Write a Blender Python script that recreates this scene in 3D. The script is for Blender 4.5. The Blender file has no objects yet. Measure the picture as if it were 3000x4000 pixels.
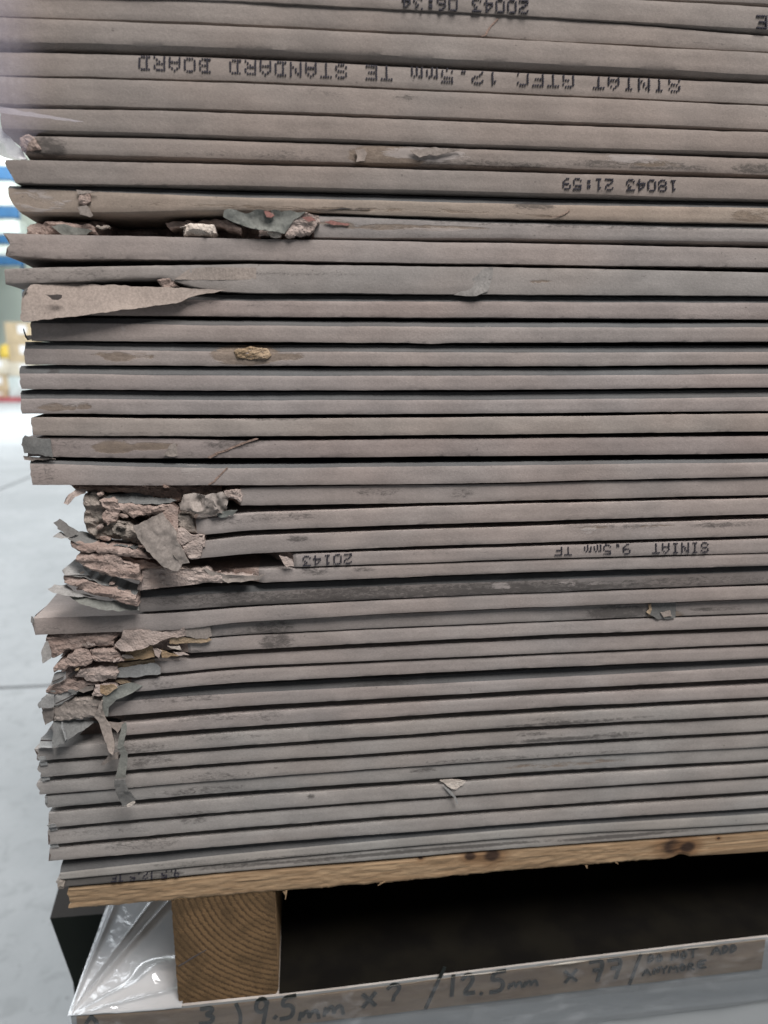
import bpy, bmesh, math, random
import numpy as np
from mathutils import Vector, Matrix, noise

random.seed(7)
scene = bpy.context.scene
COL = scene.collection

# ------------------------------------------------------------------ camera
F = 2780.0                      # focal length in photograph pixels (3000 x 4000)
PITCH = math.atan(600.0 / F)    # looking down
YAW = math.radians(6.58)        # turned to the right
DIST = 0.385
cam_pos = Vector((0.0, -DIST, 0.0))
fw = Vector((math.sin(YAW) * math.cos(PITCH), math.cos(YAW) * math.cos(PITCH), -math.sin(PITCH)))
rt = Vector((math.cos(YAW), -math.sin(YAW), 0.0))
up = rt.cross(fw)
cd = bpy.data.cameras.new('camera')
cd.sensor_fit = 'VERTICAL'
cd.sensor_height = 36.0
cd.lens = F / 4000.0 * 36.0
cd.clip_start = 0.01
cd.clip_end = 200.0
cd.dof.use_dof = True
cd.dof.focus_distance = 0.40
cd.dof.aperture_fstop = 7.5
cam = bpy.data.objects.new('camera', cd)
COL.objects.link(cam)
cam.matrix_world = Matrix(((rt.x, up.x, -fw.x, cam_pos.x), (rt.y, up.y, -fw.y, cam_pos.y),
                           (rt.z, up.z, -fw.z, cam_pos.z), (0, 0, 0, 1)))
scene.camera = cam

# ------------------------------------------------------------------ world, lamps, exposure
w = bpy.data.worlds.new('World')
scene.world = w
w.use_nodes = True
w.node_tree.nodes['Background'].inputs[0].default_value = (0.80, 0.88, 1.0, 1)
w.node_tree.nodes['Background'].inputs[1].default_value = 0.12


def area(name, loc, target, size, power, color, sy=None):
    l = bpy.data.lights.new(name, 'AREA')
    l.energy = power
    l.color = color
    l.size = size
    if sy:
        l.shape = 'RECTANGLE'
        l.size_y = sy
    o = bpy.data.objects.new(name, l)
    COL.objects.link(o)
    o.location = loc
    d = Vector(target) - Vector(loc)
    o.rotation_euler = d.to_track_quat('-Z', 'Y').to_euler()
    return o


area('hall_and_fill_light', (0.75, -1.55, 2.85), (0.15, 0.0, -0.1), 1.5, 196, (1.0, 0.955, 0.925))
area('hall_and_fill_light', (-3.2, 4.2, 4.2), (-3.0, 4.4, -1.3), 3.5, 280, (0.93, 0.97, 1.0))
area('hall_and_fill_light', (-6.5, 16.0, 5.0), (-6.5, 16.5, -1.3), 8.0, 2000, (0.95, 0.98, 1.0))
area('hall_and_fill_light', (-9.0, 27.0, 8.0), (-9.0, 33.0, 0.0), 6.0, 1000, (1.0, 0.99, 0.95))  # fill added to brighten the far wall, no fixture seen there
area('hall_and_fill_light', (-1.5, 1.3, 2.8), (-0.75, 0.9, -1.0), 1.1, 12, (0.95, 0.98, 1.0))
scene.view_settings.view_transform = 'Standard'
scene.view_settings.look = 'None'
scene.view_settings.exposure = 0.0
scene.view_settings.gamma = 1.0

# ------------------------------------------------------------------ helpers


def ray(px, py):
    return fw + rt * ((px - 1500.0) / F) + up * (-(py - 2000.0) / F)


YS = 0.0        # set-back of the pallet and the lower pack
YP = 0.034


def P(px, py, y=0.0):
    """photograph pixel -> point on the upright plane at depth y"""
    r = ray(px, py)
    return cam_pos + r * ((y + YS - cam_pos.y) / r.y) - Vector((0, YS, 0))


def PZ(px, py, z):
    """photograph pixel -> point on the level plane at height z"""
    r = ray(px, py)
    return cam_pos + r * ((z - cam_pos.z) / r.z)


def C(x0, y0, pts, y=None):
    """points read in a 1659-wide enlargement of a 1000-pixel crop"""
    k = 1000.0 / 1659.0
    return [(x0 + p[0] * k, y0 + p[1] * k) + tuple(p[2:]) for p in pts]


def fb(v, f, o=3):
    return noise.fractal(Vector(v) * f, 1.0, 2.0, o, noise_basis='PERLIN_ORIGINAL')


def mkobj(name, verts, faces, mats, midx=None, parent=None, smooth=False, base=None, attr=None):
    """links ONE mesh object; its origin is at the base of its own points"""
    V = np.array([tuple(v) for v in verts], dtype=float)
    if base is None:
        base = Vector((V[:, 0].min(), V[:, 1].min(), V[:, 2].min()))
    me = bpy.data.meshes.new(name)
    me.from_pydata([tuple(v - np.array(base)) for v in V], [], faces)
    if not isinstance(mats, (list, tuple)):
        mats = [mats]
    for m in mats:
        me.materials.append(m)
    if midx is not None:
        me.polygons.foreach_set('material_index', midx)
    if smooth:
        me.polygons.foreach_set('use_smooth', [True] * len(me.polygons))
    if attr is not None:
        a = me.color_attributes.new('stain', 'FLOAT_COLOR', 'POINT')
        a.data.foreach_set('color', np.array(attr, dtype=np.float32).ravel())
    me.update()
    o = bpy.data.objects.new(name, me)
    COL.objects.link(o)
    if parent is not None:
        o.parent = parent
        o.location = Vector(base) - world_of(parent)
    else:
        o.location = base
    return o


def world_of(o):
    l = o.location.copy()
    p = o.parent
    while p:
        l = l + p.location
        p = p.parent
    return l


def tag(o, label=None, cat=None, group=None, kind=None):
    if label:
        o['label'] = label
    if cat:
        o['category'] = cat
    if group:
        o['group'] = group
    if kind:
        o['kind'] = kind
    return o


def empty(name, loc, label, cat, group=None):
    o = bpy.data.objects.new(name, None)
    o.empty_display_size = 0.05
    COL.objects.link(o)
    o.location = loc
    return tag(o, label, cat, group)


def box_mesh(x0, x1, y0, y1, z0, z1):
    v = [(x0, y0, z0), (x1, y0, z0), (x1, y1, z0), (x0, y1, z0), (x0, y0, z1), (x1, y0, z1), (x1, y1, z1), (x0, y1, z1)]
    f = [(0, 3, 2, 1), (4, 5, 6, 7), (0, 1, 5, 4), (1, 2, 6, 5), (2, 3, 7, 6), (3, 0, 4, 7)]
    return v, f


def box(name, x0, x1, y0, y1, z0, z1, mat, parent=None, bevel=0.0):
    v, f = box_mesh(x0, x1, y0, y1, z0, z1)
    o = mkobj(name, v, f, mat, parent=parent)
    if bevel:
        b = o.modifiers.new('bevel', 'BEVEL')
        b.width = bevel
        b.segments = 2
    return o


def pchip(xs, ys, X):
    xs = np.array(xs, float)
    ys = np.array(ys, float)
    h = np.diff(xs)
    d = np.diff(ys) / h
    m = np.zeros(len(xs))
    m[0] = d[0]
    m[-1] = d[-1]
    for i in range(1, len(xs) - 1):
        if d[i - 1] * d[i] > 0:
            w1 = 2 * h[i] + h[i - 1]
            w2 = h[i] + 2 * h[i - 1]
            m[i] = (w1 + w2) / (w1 / d[i - 1] + w2 / d[i])
    X = np.clip(np.array(X, float), xs[0], xs[-1])
    i = np.clip(np.searchsorted(xs, X) - 1, 0, len(xs) - 2)
    t = (X - xs[i]) / h[i]
    return ((1 + 2 * t) * (1 - t) ** 2) * ys[i] + t * (1 - t) ** 2 * h[i] * m[i] + t * t * (3 - 2 * t) * ys[i + 1] + t * t * (t - 1) * h[i] * m[i + 1]


# ------------------------------------------------------------------ materials


class N:
    def __init__(s, name):
        s.m = bpy.data.materials.new(name)
        s.m.use_nodes = True
        s.t = s.m.node_tree
        s.b = s.t.nodes['Principled BSDF']
        s.out = s.t.nodes['Material Output']

    def n(s, ty, **k):
        n = s.t.nodes.new(ty)
        for a, v in k.items():
            if a.startswith('i_'):
                n.inputs[a[2:].replace('_', ' ')].default_value = v
            else:
                setattr(n, a, v)
        return n

    def l(s, a, b):
        s.t.links.new(a, b)

    def pos(s, scale=(1, 1, 1)):
        g = s.n('ShaderNodeNewGeometry')
        mp = s.n('ShaderNodeMapping')
        mp.inputs['Scale'].default_value = scale
        s.l(g.outputs['Position'], mp.inputs['Vector'])
        return mp.outputs[0]

    def noise(s, vec, scale, detail=4, rough=0.55, dist=0.0):
        n = s.n('ShaderNodeTexNoise')
        n.inputs['Scale'].default_value = scale
        n.inputs['Detail'].default_value = detail
        n.inputs['Roughness'].default_value = rough
        n.inputs['Distortion'].default_value = dist
        s.l(vec, n.inputs['Vector'])
        return n.outputs['Fac']

    def ramp(s, fac, a, b, va=0.0, vb=1.0):
        r = s.n('ShaderNodeMapRange')
        r.interpolation_type = 'SMOOTHSTEP'
        r.inputs[1].default_value = a
        r.inputs[2].default_value = b
        r.inputs[3].default_value = va
        r.inputs[4].default_value = vb
        s.l(fac, r.inputs[0])
        return r.outputs[0]

    def mix(s, fac, a, b, blend='MIX'):
        m = s.n('ShaderNodeMix', data_type='RGBA', blend_type=blend)
        for sock, v in ((m.inputs[0], fac), (m.inputs[6], a), (m.inputs[7], b)):
            if hasattr(v, 'links') or hasattr(v, 'is_linked'):
                s.l(v, sock)
            elif isinstance(v, (int, float)):
                sock.default_value = v
            else:
                sock.default_value = (*v, 1)
        return m.outputs[2]

    def math(s, op, a, b=0.0, c=0.0):
        m = s.n('ShaderNodeMath', operation=op)
        for sock, v in zip(m.inputs, (a, b, c)):
            if isinstance(v, (int, float)):
                sock.default_value = v
            else:
                s.l(v, sock)
        return m.outputs[0]

    def bump(s, h, strength, dist):
        b = s.n('ShaderNodeBump')
        b.inputs['Strength'].default_value = strength
        b.inputs['Distance'].default_value = dist
        s.l(h, b.inputs['Height'])
        s.l(b.outputs[0], s.b.inputs['Normal'])

    def done(s, col, rough=0.85, spec=0.25):
        if col is not None:
            if isinstance(col, tuple):
                s.b.inputs['Base Color'].default_value = (*col, 1)
            else:
                s.l(col, s.b.inputs['Base Color'])
        s.b.inputs['Roughness'].default_value = rough
        s.b.inputs['Specular IOR Level'].default_value = spec
        return s.m


def paper_mat(name, base, use_obj=True, stains=True):
    k = N(name)
    if name == 'face_paper':
        use_obj = False
        base = (0.105, 0.102, 0.101)
    p = k.pos()
    ps = k.pos((0.7, 1.0, 1.1))
    if use_obj:
        oi = k.n('ShaderNodeObjectInfo')
        c = k.mix(1.0, oi.outputs['Color'], base, 'MULTIPLY')
    else:
        c = k.mix(0.0, base, base)
    cloud = k.ramp(k.noise(ps, 42, 4, 0.6), 0.28, 0.72, 0.88, 1.10)
    c = k.mix(1.0, c, cloud, 'MULTIPLY')
    warm = k.ramp(k.noise(ps, 13, 2), 0.35, 0.65)
    c = k.mix(warm, c, k.mix(1.0, c, (0.95, 1.0, 1.03), 'MULTIPLY'))
    fib = k.ramp(k.noise(k.pos((0.5, 1, 1.6)) if stains else p, 1700 if stains else 750, 3, 0.7), 0.3, 0.7, 0.91 if stains else 0.84, 1.09 if stains else 1.14)
    c = k.mix(1.0, c, fib, 'MULTIPLY')
    gr = k.ramp(k.noise(p, 620, 3, 0.75), 0.32, 0.68, 0.96, 1.04)
    c = k.mix(1.0, c, gr, 'MULTIPLY')
    # handling grime: thin long smears
    sm = k.noise(k.pos((0.22, 1.0, 1.6)), 75, 5, 0.65, 0.6)
    smz = k.math('MULTIPLY', k.ramp(sm, 0.60, 0.78), k.ramp(k.noise(p, 14, 2), 0.48, 0.66))
    c = k.mix(k.math('MULTIPLY', smz, 0.26), c, (0.115, 0.10, 0.09))
    # fine dark flecks
    fl = k.ramp(k.noise(k.pos((0.7, 1, 1)), 420, 2, 0.5), 0.735, 0.78)
    c = k.mix(k.math('MULTIPLY', fl, 0.45), c, (0.06, 0.05, 0.045))
    h = k.math('MULTIPLY_ADD', k.noise(p, 800, 3, 0.6), 0.6, k.noise(ps, 120, 3, 0.5))
    if stains:
        a = k.n('ShaderNodeAttribute', attribute_name='stain')
        sep = k.n('ShaderNodeSeparateColor')
        k.l(a.outputs['Color'], sep.inputs[0])
        nz = k.noise(k.pos((0.5, 1, 1.3)), 380, 6, 0.8, 1.2)
        nz2 = k.noise(k.pos((0.30, 1, 1.5)), 190, 6, 0.75, 1.0)

        def mask(ch, nn, lo, hi):
            s_ = k.math('MULTIPLY_ADD', nn, 1.9, k.math('SUBTRACT', sep.outputs[ch], 0.95))
            return k.math('MULTIPLY', k.ramp(s_, lo, hi), k.ramp(sep.outputs[ch], 0.0, 0.12))
        mr = mask(0, nz, 0.30, 0.80)
        c = k.mix(k.math('MULTIPLY', mr, 0.72), c, (0.050, 0.046, 0.044))
        mg = mask(1, nz2, 0.36, 0.62)
        br = k.mix(k.ramp(nz, 0.35, 0.7), (0.13, 0.098, 0.074), (0.26, 0.205, 0.160))
        c = k.mix(k.math('MULTIPLY', mg, 0.75), c, br)
        mb = mask(2, nz2, 0.40, 0.60)
        c = k.mix(k.math('MULTIPLY', mb, 0.7), c, (0.36, 0.325, 0.31))
        h = k.math('MULTIPLY_ADD', mg, -1.2, k.math('MULTIPLY_ADD', mb, 0.8, h))
    k.bump(h, 0.30, 0.0007)
    return k.done(c, 0.88, 0.18)


def gyps_mat(name, a, b, dark=(0.16, 0.12, 0.10), sc=1.0):
    k = N(name)
    p = k.pos()
    n1 = k.noise(p, 70 * sc, 5, 0.65, 0.4)
    c = k.mix(k.ramp(n1, 0.33, 0.66), a, b)
    n2 = k.noise(p, 420 * sc, 4, 0.7)
    c = k.mix(k.ramp(n2, 0.55, 0.75, 0.0, 0.32), c, dark)
    n3 = k.noise(p, 200 * sc, 3, 0.6)
    c = k.mix(k.ramp(n3, 0.58, 0.72, 0.0, 0.55), c, tuple(min(1, v * 1.45) for v in b))
    v = k.n('ShaderNodeTexVoronoi', i_Scale=850.0 * sc)
    k.l(p, v.inputs['Vector'])
    h = k.math('ADD', k.math('MULTIPLY', v.outputs['Distance'], 0.5), k.math('ADD', n2, n1))
    k.bump(h, 0.6, 0.0011)
    return k.done(c, 0.95, 0.1)


M = {}
M['paper'] = paper_mat('board_paper', (1.0, 1.0, 1.0))
M['face'] = paper_mat('face_paper', (0.245, 0.262, 0.272))
M['torn'] = paper_mat('torn_brown_paper', (0.265, 0.225, 0.20), False, False)
M['tornlight'] = paper_mat('torn_light_paper', (0.300, 0.252, 0.222), False, False)
M['grey'] = paper_mat('torn_grey_paper', (0.150, 0.146, 0.140), False, False)
M['greylight'] = paper_mat('torn_pale_grey_paper', (0.275, 0.267, 0.258), False, False)
M['green'] = paper_mat('grey_green_paper', (0.19, 0.19, 0.172), False, False)
M['tapepale'] = paper_mat('pale_tape', (0.27, 0.25, 0.235), False, False)
M['red'] = paper_mat('reddish_core', (0.30, 0.15, 0.13), False, False)
M['redcore'] = M['red']
M['dark'] = paper_mat('dark_paper_and_shade', (0.075, 0.065, 0.062), False, False)
M['gyps'] = gyps_mat('gypsum_pink', (0.27, 0.202, 0.175), (0.36, 0.285, 0.252), (0.17, 0.125, 0.105))
M['gypslight'] = gyps_mat('gypsum_pale', (0.35, 0.285, 0.255), (0.41, 0.345, 0.315), (0.22, 0.17, 0.14))
M['gypsbrown'] = gyps_mat('gypsum_brown', (0.20, 0.145, 0.12), (0.29, 0.21, 0.175), (0.09, 0.065, 0.05))
M['gypsgrey'] = gyps_mat('gypsum_grey', (0.20, 0.182, 0.16), (0.30, 0.258, 0.228), (0.09, 0.08, 0.07))
M['tan'] = gyps_mat('paper_core_tan', (0.28, 0.20, 0.125), (0.35, 0.27, 0.19), (0.17, 0.11, 0.07), 0.8)
M['white'] = gyps_mat('plaster_white', (0.48, 0.42, 0.37), (0.56, 0.51, 0.46), (0.30, 0.25, 0.21))


def ink_mat(name, col):
    k = N(name)
    return k.done(col, 0.6, 0.2)


M['ink'] = ink_mat('print_ink', (0.036, 0.034, 0.045))
M['marker'] = ink_mat('marker_ink', (0.012, 0.016, 0.015))


def wood_mat(name, light, darkc, axis=(1.0, 12, 12), scale=34, knots=None):
    k = N(name)
    p = k.pos(axis)
    n1 = k.noise(p, scale, 5, 0.6, 1.1)
    c = k.mix(k.ramp(n1, 0.36, 0.66), light, darkc)
    n2 = k.noise(k.pos(tuple(a * 1.0 for a in (1.6, 18, 18))), scale * 2.3, 3, 0.6, 0.6)
    c = k.mix(k.ramp(n2, 0.60, 0.75, 0, 0.55), c, tuple(v * 0.45 for v in darkc))
    big = k.noise(k.pos((1, 1, 1)), 11, 3)
    c = k.mix(k.ramp(big, 0.45, 0.7, 0, 0.5), c, tuple(v * 0.65 for v in light))
    if knots:
        g = k.n('ShaderNodeNewGeometry')
        wob = k.noise(k.pos(), 90, 3, 0.6)
        for (kp, kr) in knots:
            d = k.n('ShaderNodeVectorMath', operation='DISTANCE')
            mp = k.n('ShaderNodeMapping')
            mp.inputs['Scale'].default_value = (0.75, 0.15, 1.0)
            k.l(g.outputs['Position'], mp.inputs['Vector'])
            k.l(mp.outputs[0], d.inputs[0])
            d.inputs[1].default_value = (kp[0] * 0.75, (YP + 0.001) * 0.15, kp[2])
            dd = k.math('MULTIPLY_ADD', wob, kr * 0.5, k.math('SUBTRACT', d.outputs['Value'], kr * 0.25))
            halo = k.ramp(dd, kr * 0.8, kr * 2.0, 0.65, 0.0)
            c = k.mix(halo, c, (0.16, 0.085, 0.04))
            core = k.ramp(dd, kr * 0.45, kr * 0.95, 0.96, 0.0)
            c = k.mix(core, c, (0.030, 0.017, 0.012))
    k.bump(k.math('ADD', n1, n2), 0.22, 0.0010)
    return k.done(c, 0.75, 0.25)


# ------------------------------------------------------------------ boards: edges read at several columns of the photograph
# (x, top of the edge face, bottom of the edge face) in photograph pixels; band = height of the grey sloped edge above the face
# dark gap under a board = the tapered recess between it and the next one
BO = []


def B(key, pts, left, label, band=0, tint=(1, 1, 1), yo=0.0, rec=None, share=0.5, jag=1.0, body_mat='paper', endlean=0.0):
    BO.append(dict(key=key, pts=pts, left=left, label=label, band=band, tint=tint, yo=yo * 0.001, rec=rec, share=share, jag=jag,
                   mat=body_mat, lean=endlean))


W1 = (0.90, 0.875, 0.835)      # brownish
W2 = (1.015, 1.0, 0.985)
G1 = (1.03, 1.07, 1.06)
N1 = (1.04, 1.045, 1.04)      # greyer
Y1 = (1.0, 0.93, 0.82)     # yellowed
B('ta', [(0, -205, -125), (1000, -165, -88), (2000, -112, -32), (3000, -62, 12)], -60,
  'plasterboard at the very top of the picture, only a sliver in the right corner', 0, W1, 0.3, share=0.82)
B('t0', [(0, -110, -30), (1000, -80, 6), (2000, -28, 56), (3000, 27, 114)], -55,
  'topmost wholly seen plasterboard edge, stamped 20043 06:34 upside down', 0, W1, -0.6, share=0.85)
B('b1', [(0, -20, 62), (1000, 11, 95), (1880, 55, 139), (2000, 62, 149), (3000, 142, 202)], -50,
  'plasterboard with a short slanting crack, under the board stamped 20043 06:34', 0, W1, 0.6, share=0.82)
B('b2', [(0, 67, 160), (1000, 106, 190), (2000, 153, 239), (3000, 206, 291)], -45,
  'plain plasterboard overhanging the long line of upside down print', 0, W1, -1.0, share=0.85)
B('b3', [(0, 205, 291), (1000, 232, 318), (2000, 281, 362), (3000, 328, 407)], -40,
  'plasterboard with the long dotted print STANDARD BOARD upside down', 0, W1, 0.8, share=0.6)
B('b4', [(0, 298, 402), (1000, 327, 430), (2000, 369, 466), (3000, 413, 503)], -30,
  'plain plasterboard directly under the long dotted print', 0, W1, 0.0, share=0.8)
B('b5', [(0, 420, 500), (1000, 444, 532), (2000, 482, 567), (3000, 517, 594)], 2,
  'plain plasterboard with bluish film sheen at its left, second under the long print', 0, W1, -0.3, share=0.85)
B('b6', [(85, 531, 594), (1000, 553, 622), (2000, 587, 649), (3000, 620, 682)], 86,
  'scuffed plasterboard with a brown torn patch, above the board stamped 18043 21:59', 0, W1, 0.9, share=0.6, jag=3)
B('b7', [(20, 624, 713), (1000, 644, 726), (2000, 672, 750), (3000, 699, 779)], 26,
  'plasterboard stamped 18043 21:59 upside down near the right', 0, W1, -1.2, share=0.8, endlean=4)
B('b8', [(40, 735, 826), (300, 745, 828), (1000, 771, 822), (2000, 796, 854), (3000, 812, 873)], 34,
  'yellowed plasterboard with a rounded worn edge, under the stamp 18043 21:59', 22, Y1, 0.4, share=0.6, endlean=4)
B('b9', [(105, 868, 914), (700, 868, 922), (1250, 846, 927), (2000, 874, 931), (3000, 896, 946)], 105,
  'burst plasterboard with pink plaster and grey paper spilling out below the yellowed board', 18, (0.93, 0.95, 0.95), 1.0, share=0.6,
  rec=[(105, 8), (370, 9), (400, 32), (690, 30), (860, 22), (1180, 12), (1225, 0)], jag=3)
B('b10', [(30, 911, 998), (250, 916, 1009), (1000, 933, 1016), (2000, 950, 1031), (3000, 971, 1043)], 28,
  'clean plasterboard directly below the burst pink one', 0, W2, -0.8, share=0.5, jag=3)
B('b11', [(20, 1051, 1108), (250, 1044, 1100), (620, 1038, 1086), (760, 1036, 1120), (900, 1033, 1138), (1000, 1032, 1142), (2000, 1045, 1149), (3000, 1065, 1155)], 20,
  'taped plasterboard with a big paper flap peeling down at its left end', 0, (0.96, 0.985, 0.975), -1.2, share=0.4)
B('b12', [(100, 1160, 1222), (400, 1165, 1231), (1000, 1174, 1236), (2000, 1178, 1240), (3000, 1183, 1247)], 108,
  'pinkish plasterboard partly hidden by the peeling paper flap above', 22, (1.0, 0.955, 0.935), 0.4, share=0.45)
B('b13', [(120, 1261, 1329), (1000, 1272, 1335), (1560, 1276, 1337), (1680, 1277, 1342), (1800, 1278, 1337), (2000, 1278, 1337), (3000, 1278, 1333)], 121,
  'plasterboard with a shallow bulge in its lower edge, second under the paper flap', 20, W2, -0.4, share=0.35)
B('b14', [(95, 1362, 1423), (1000, 1373, 1429), (2000, 1376, 1429), (3000, 1375, 1424)], 95,
  'plasterboard with a brown gouge and plaster lump left of its middle', 25, W2, 0.2, share=0.35)
B('b15', [(80, 1459, 1519), (1000, 1468, 1525), (2000, 1467, 1522), (3000, 1460, 1513)], 78,
  'clean plasterboard with a grey sloped edge, directly under the one with the brown gouge', 27, (1.0, 0.98, 0.975), -0.2, share=0.3)
B('b16', [(80, 1557, 1616), (1000, 1563, 1619), (2000, 1561, 1614), (3000, 1551, 1605)], 82,
  'plasterboard with tan scuffs near its left end, second under the brown gouge', 28, (0.99, 0.98, 0.98), 0.3, share=0.3)
B('b17', [(125, 1632, 1700), (1000, 1638, 1704), (2000, 1630, 1696), (3000, 1616, 1685)], 124,
  'clean beige plasterboard set in a little, directly above the pink stained board', 0, (1.03, 1.0, 0.95), -0.4, share=0.3)
B('b18', [(90, 1711, 1783), (600, 1713, 1790), (1000, 1722, 1788), (2000, 1714, 1781), (3000, 1704, 1770)], 96,
  'pinkish plasterboard with dark brown rubbed stains and a grey torn left end', 0, (0.97, 0.92, 0.905), 0.8, share=0.35, jag=4)
B('b19', [(122, 1813, 1894), (1000, 1828, 1895), (2000, 1818, 1884), (3000, 1806, 1860)], 122,
  'intact plasterboard with a fine zigzag crack, roofing the big broken hollow', 10, (1.01, 0.985, 0.97), -1.2, share=0.3)
B('b20', [(280, 1920, 1985), (940, 1908, 1974), (1000, 1905, 1974), (2000, 1891, 1957), (3000, 1870, 1933)], 300,
  'uppermost board broken off in the big hollow, under the zigzag cracked board', 0, W2, 0.6, share=0.35,
  rec=[(300, 30), (500, 28), (760, 26), (860, 18), (935, 0)], jag=5)
B('b21', [(340, 2050, 2110), (780, 2030, 2090), (1000, 2008, 2071), (2000, 1973, 2038), (3000, 1948, 2008)], 335,
  'second broken board down in the hollow, with a blunt pale left end', 0, W2, -0.4, share=0.35,
  rec=[(335, 26), (600, 24), (700, 14), (765, 0)], jag=5)
B('b22', [(340, 2150, 2200), (730, 2124, 2184), (1000, 2096, 2162), (2000, 2060, 2122), (3000, 2030, 2092)], 420,
  'third broken board in the hollow, directly above the stamp 20143', 0, W2, -0.2, share=0.4,
  rec=[(420, 40), (620, 34), (690, 12), (730, 0)], jag=5)
B('b23', [(500, 2200, 2250), (1150, 2166, 2216), (2000, 2138, 2186), (3000, 2106, 2159)], 520,
  'thin plasterboard stamped 20143 and 9.5mm TE upside down', 0, (1.02, 1.01, 1.0), 0.5, share=0.4,
  rec=[(520, 40), (1000, 34), (1090, 16), (1150, 0)], jag=4)
B('b24', [(540, 2262, 2300), (1050, 2226, 2276), (2000, 2193, 2238), (3000, 2163, 2210)], 545,
  'thin plasterboard with a torn pink edge at its left, directly under the stamp 20143', 0, W2, -0.6, share=0.35,
  rec=[(545, 9), (900, 7), (980, 4), (1030, 0)], jag=3)
B('b25', [(540, 2338, 2391), (1000, 2312, 2364), (2000, 2270, 2318), (3000, 2232, 2279)], 538,
  'blackened dirty plasterboard below the two thin stamped ones', 22, (0.68, 0.68, 0.675), 0.6, share=0.4, jag=2)
B('b26', [(135, 2416, 2480), (600, 2401, 2465), (1000, 2371, 2427), (2000, 2322, 2376), (3000, 2289, 2339)], 133,
  'intact plasterboard whose top corner shows at the left under the hollow', 0, W2, -0.6, share=0.3, jag=2)
B('b27', [(185, 2490, 2540), (720, 2452, 2497), (1000, 2429, 2475), (2000, 2379, 2431), (3000, 2342, 2394)], 190,
  'plasterboard with a dark rectangular stain at right and a crumbled pink left end', 0, (0.92, 0.935, 0.93), 0.8, share=0.4,
  rec=[(190, 10), (560, 10), (680, 5), (720, 0)], jag=4)
B('b28', [(185, 2545, 2605), (720, 2499, 2554), (1000, 2477, 2536), (2000, 2432, 2487), (3000, 2396, 2448)], 205,
  'plasterboard with tan torn paper at its left, second under the corner board', 0, N1, -0.4, share=0.3,
  rec=[(205, 14), (560, 10), (690, 6), (745, 0)], jag=4)
B('b29', [(185, 2625, 2680), (640, 2580, 2630), (1000, 2551, 2602), (2000, 2500, 2557), (3000, 2461, 2514)], 215,
  'plasterboard with a bluish paper patch at its crushed left end', 0, N1, 0.2, share=0.35,
  rec=[(215, 16), (400, 12), (455, 2), (620, 1), (640, 0)], jag=4)
B('b30', [(185, 2690, 2740), (540, 2652, 2702), (1000, 2609, 2663), (2000, 2562, 2613), (3000, 2520, 2572)], 180,
  'plasterboard whose grey edge paper curls down as a strip at the left', 0, N1, -0.4, share=0.3,
  rec=[(180, 20), (380, 16), (460, 8), (530, 0)], jag=4)
B('b31', [(170, 2765, 2820), (420, 2745, 2798), (1000, 2704, 2757), (2000, 2656, 2701), (3000, 2602, 2650)], 172,
  'plasterboard with a wide grey sloped edge just under the curling strip', 28, N1, 0.3, share=0.35, jag=4)
B('b32', [(200, 2850, 2900), (490, 2826, 2873), (1000, 2780, 2835), (2000, 2722, 2771), (3000, 2671, 2722)], 300,
  'plasterboard with a cavity at its left behind the dangling shreds', 0, N1, 0.0, share=0.35,
  rec=[(300, 25), (440, 22), (475, 0)], jag=3)
B('b33', [(148, 2922, 2973), (490, 2895, 2946), (1000, 2853, 2909), (2000, 2792, 2843), (3000, 2735, 2792)], 148,
  'upper of the two plasterboards with a smudged black print', 0, G1, -0.3, share=0.4, jag=2)
B('b34', [(150, 2983, 3037), (1000, 2921, 2973), (2000, 2855, 2909), (3000, 2801, 2855)], 152,
  'lower of the two plasterboards with a smudged black print', 0, G1, 0.1, share=0.4, jag=2)
B('b35', [(148, 3055, 3107), (1000, 2983, 3038), (2000, 2921, 2969), (3000, 2864, 2917)], 149,
  'plasterboard flush with its neighbour, directly under the smudged prints', 0, G1, 0.4, share=0.3, jag=2)
B('b36', [(178, 3111, 3157), (1000, 3040, 3089), (2000, 2973, 3022), (3000, 2918, 2967)], 177,
  'browner plasterboard with the grey strip end hanging over it, above the white chip', 0, (0.95, 1.01, 1.01), 0.2, share=0.3, jag=2)
B('b37', [(195, 3175, 3232), (1000, 3108, 3164), (2000, 3040, 3094), (3000, 2980, 3031)], 193,
  'plasterboard with a white paper chip stuck at the middle of its edge', 0, G1, -0.2, share=0.35, jag=2)
B('b38', [(190, 3244, 3301), (1000, 3173, 3229), (2000, 3099, 3155), (3000, 3039, 3090)], 190,
  'plain grey plasterboard directly under the one with the white chip', 0, G1, 0.0, share=0.35, jag=2)
B('b39', [(195, 3313, 3365), (1000, 3246, 3296), (2000, 3169, 3220), (3000, 3108, 3155)], 195,
  'plain plasterboard above the whitish one, fourth up from the pallet wood', 0, G1, -0.2, share=0.35, jag=2)
B('b40', [(235, 3410, 3438), (1000, 3328, 3362), (2000, 3241, 3274), (3000, 3178, 3218)], 236,
  'whitish plasterboard with a wide dark sloped edge, second from the bottom of the stack', 32, (1.08, 1.15, 1.13), 0.2, share=0.3, jag=1)
B('b41', [(230, 3441, 3467), (1000, 3365, 3398), (2000, 3277, 3316), (3000, 3221, 3243)], 228,
  'lowest plasterboard with black smudged print, lying on the pallet wood', 0, (1.02, 1.08, 1.06), 0.0, share=0.3, jag=2)

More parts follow.
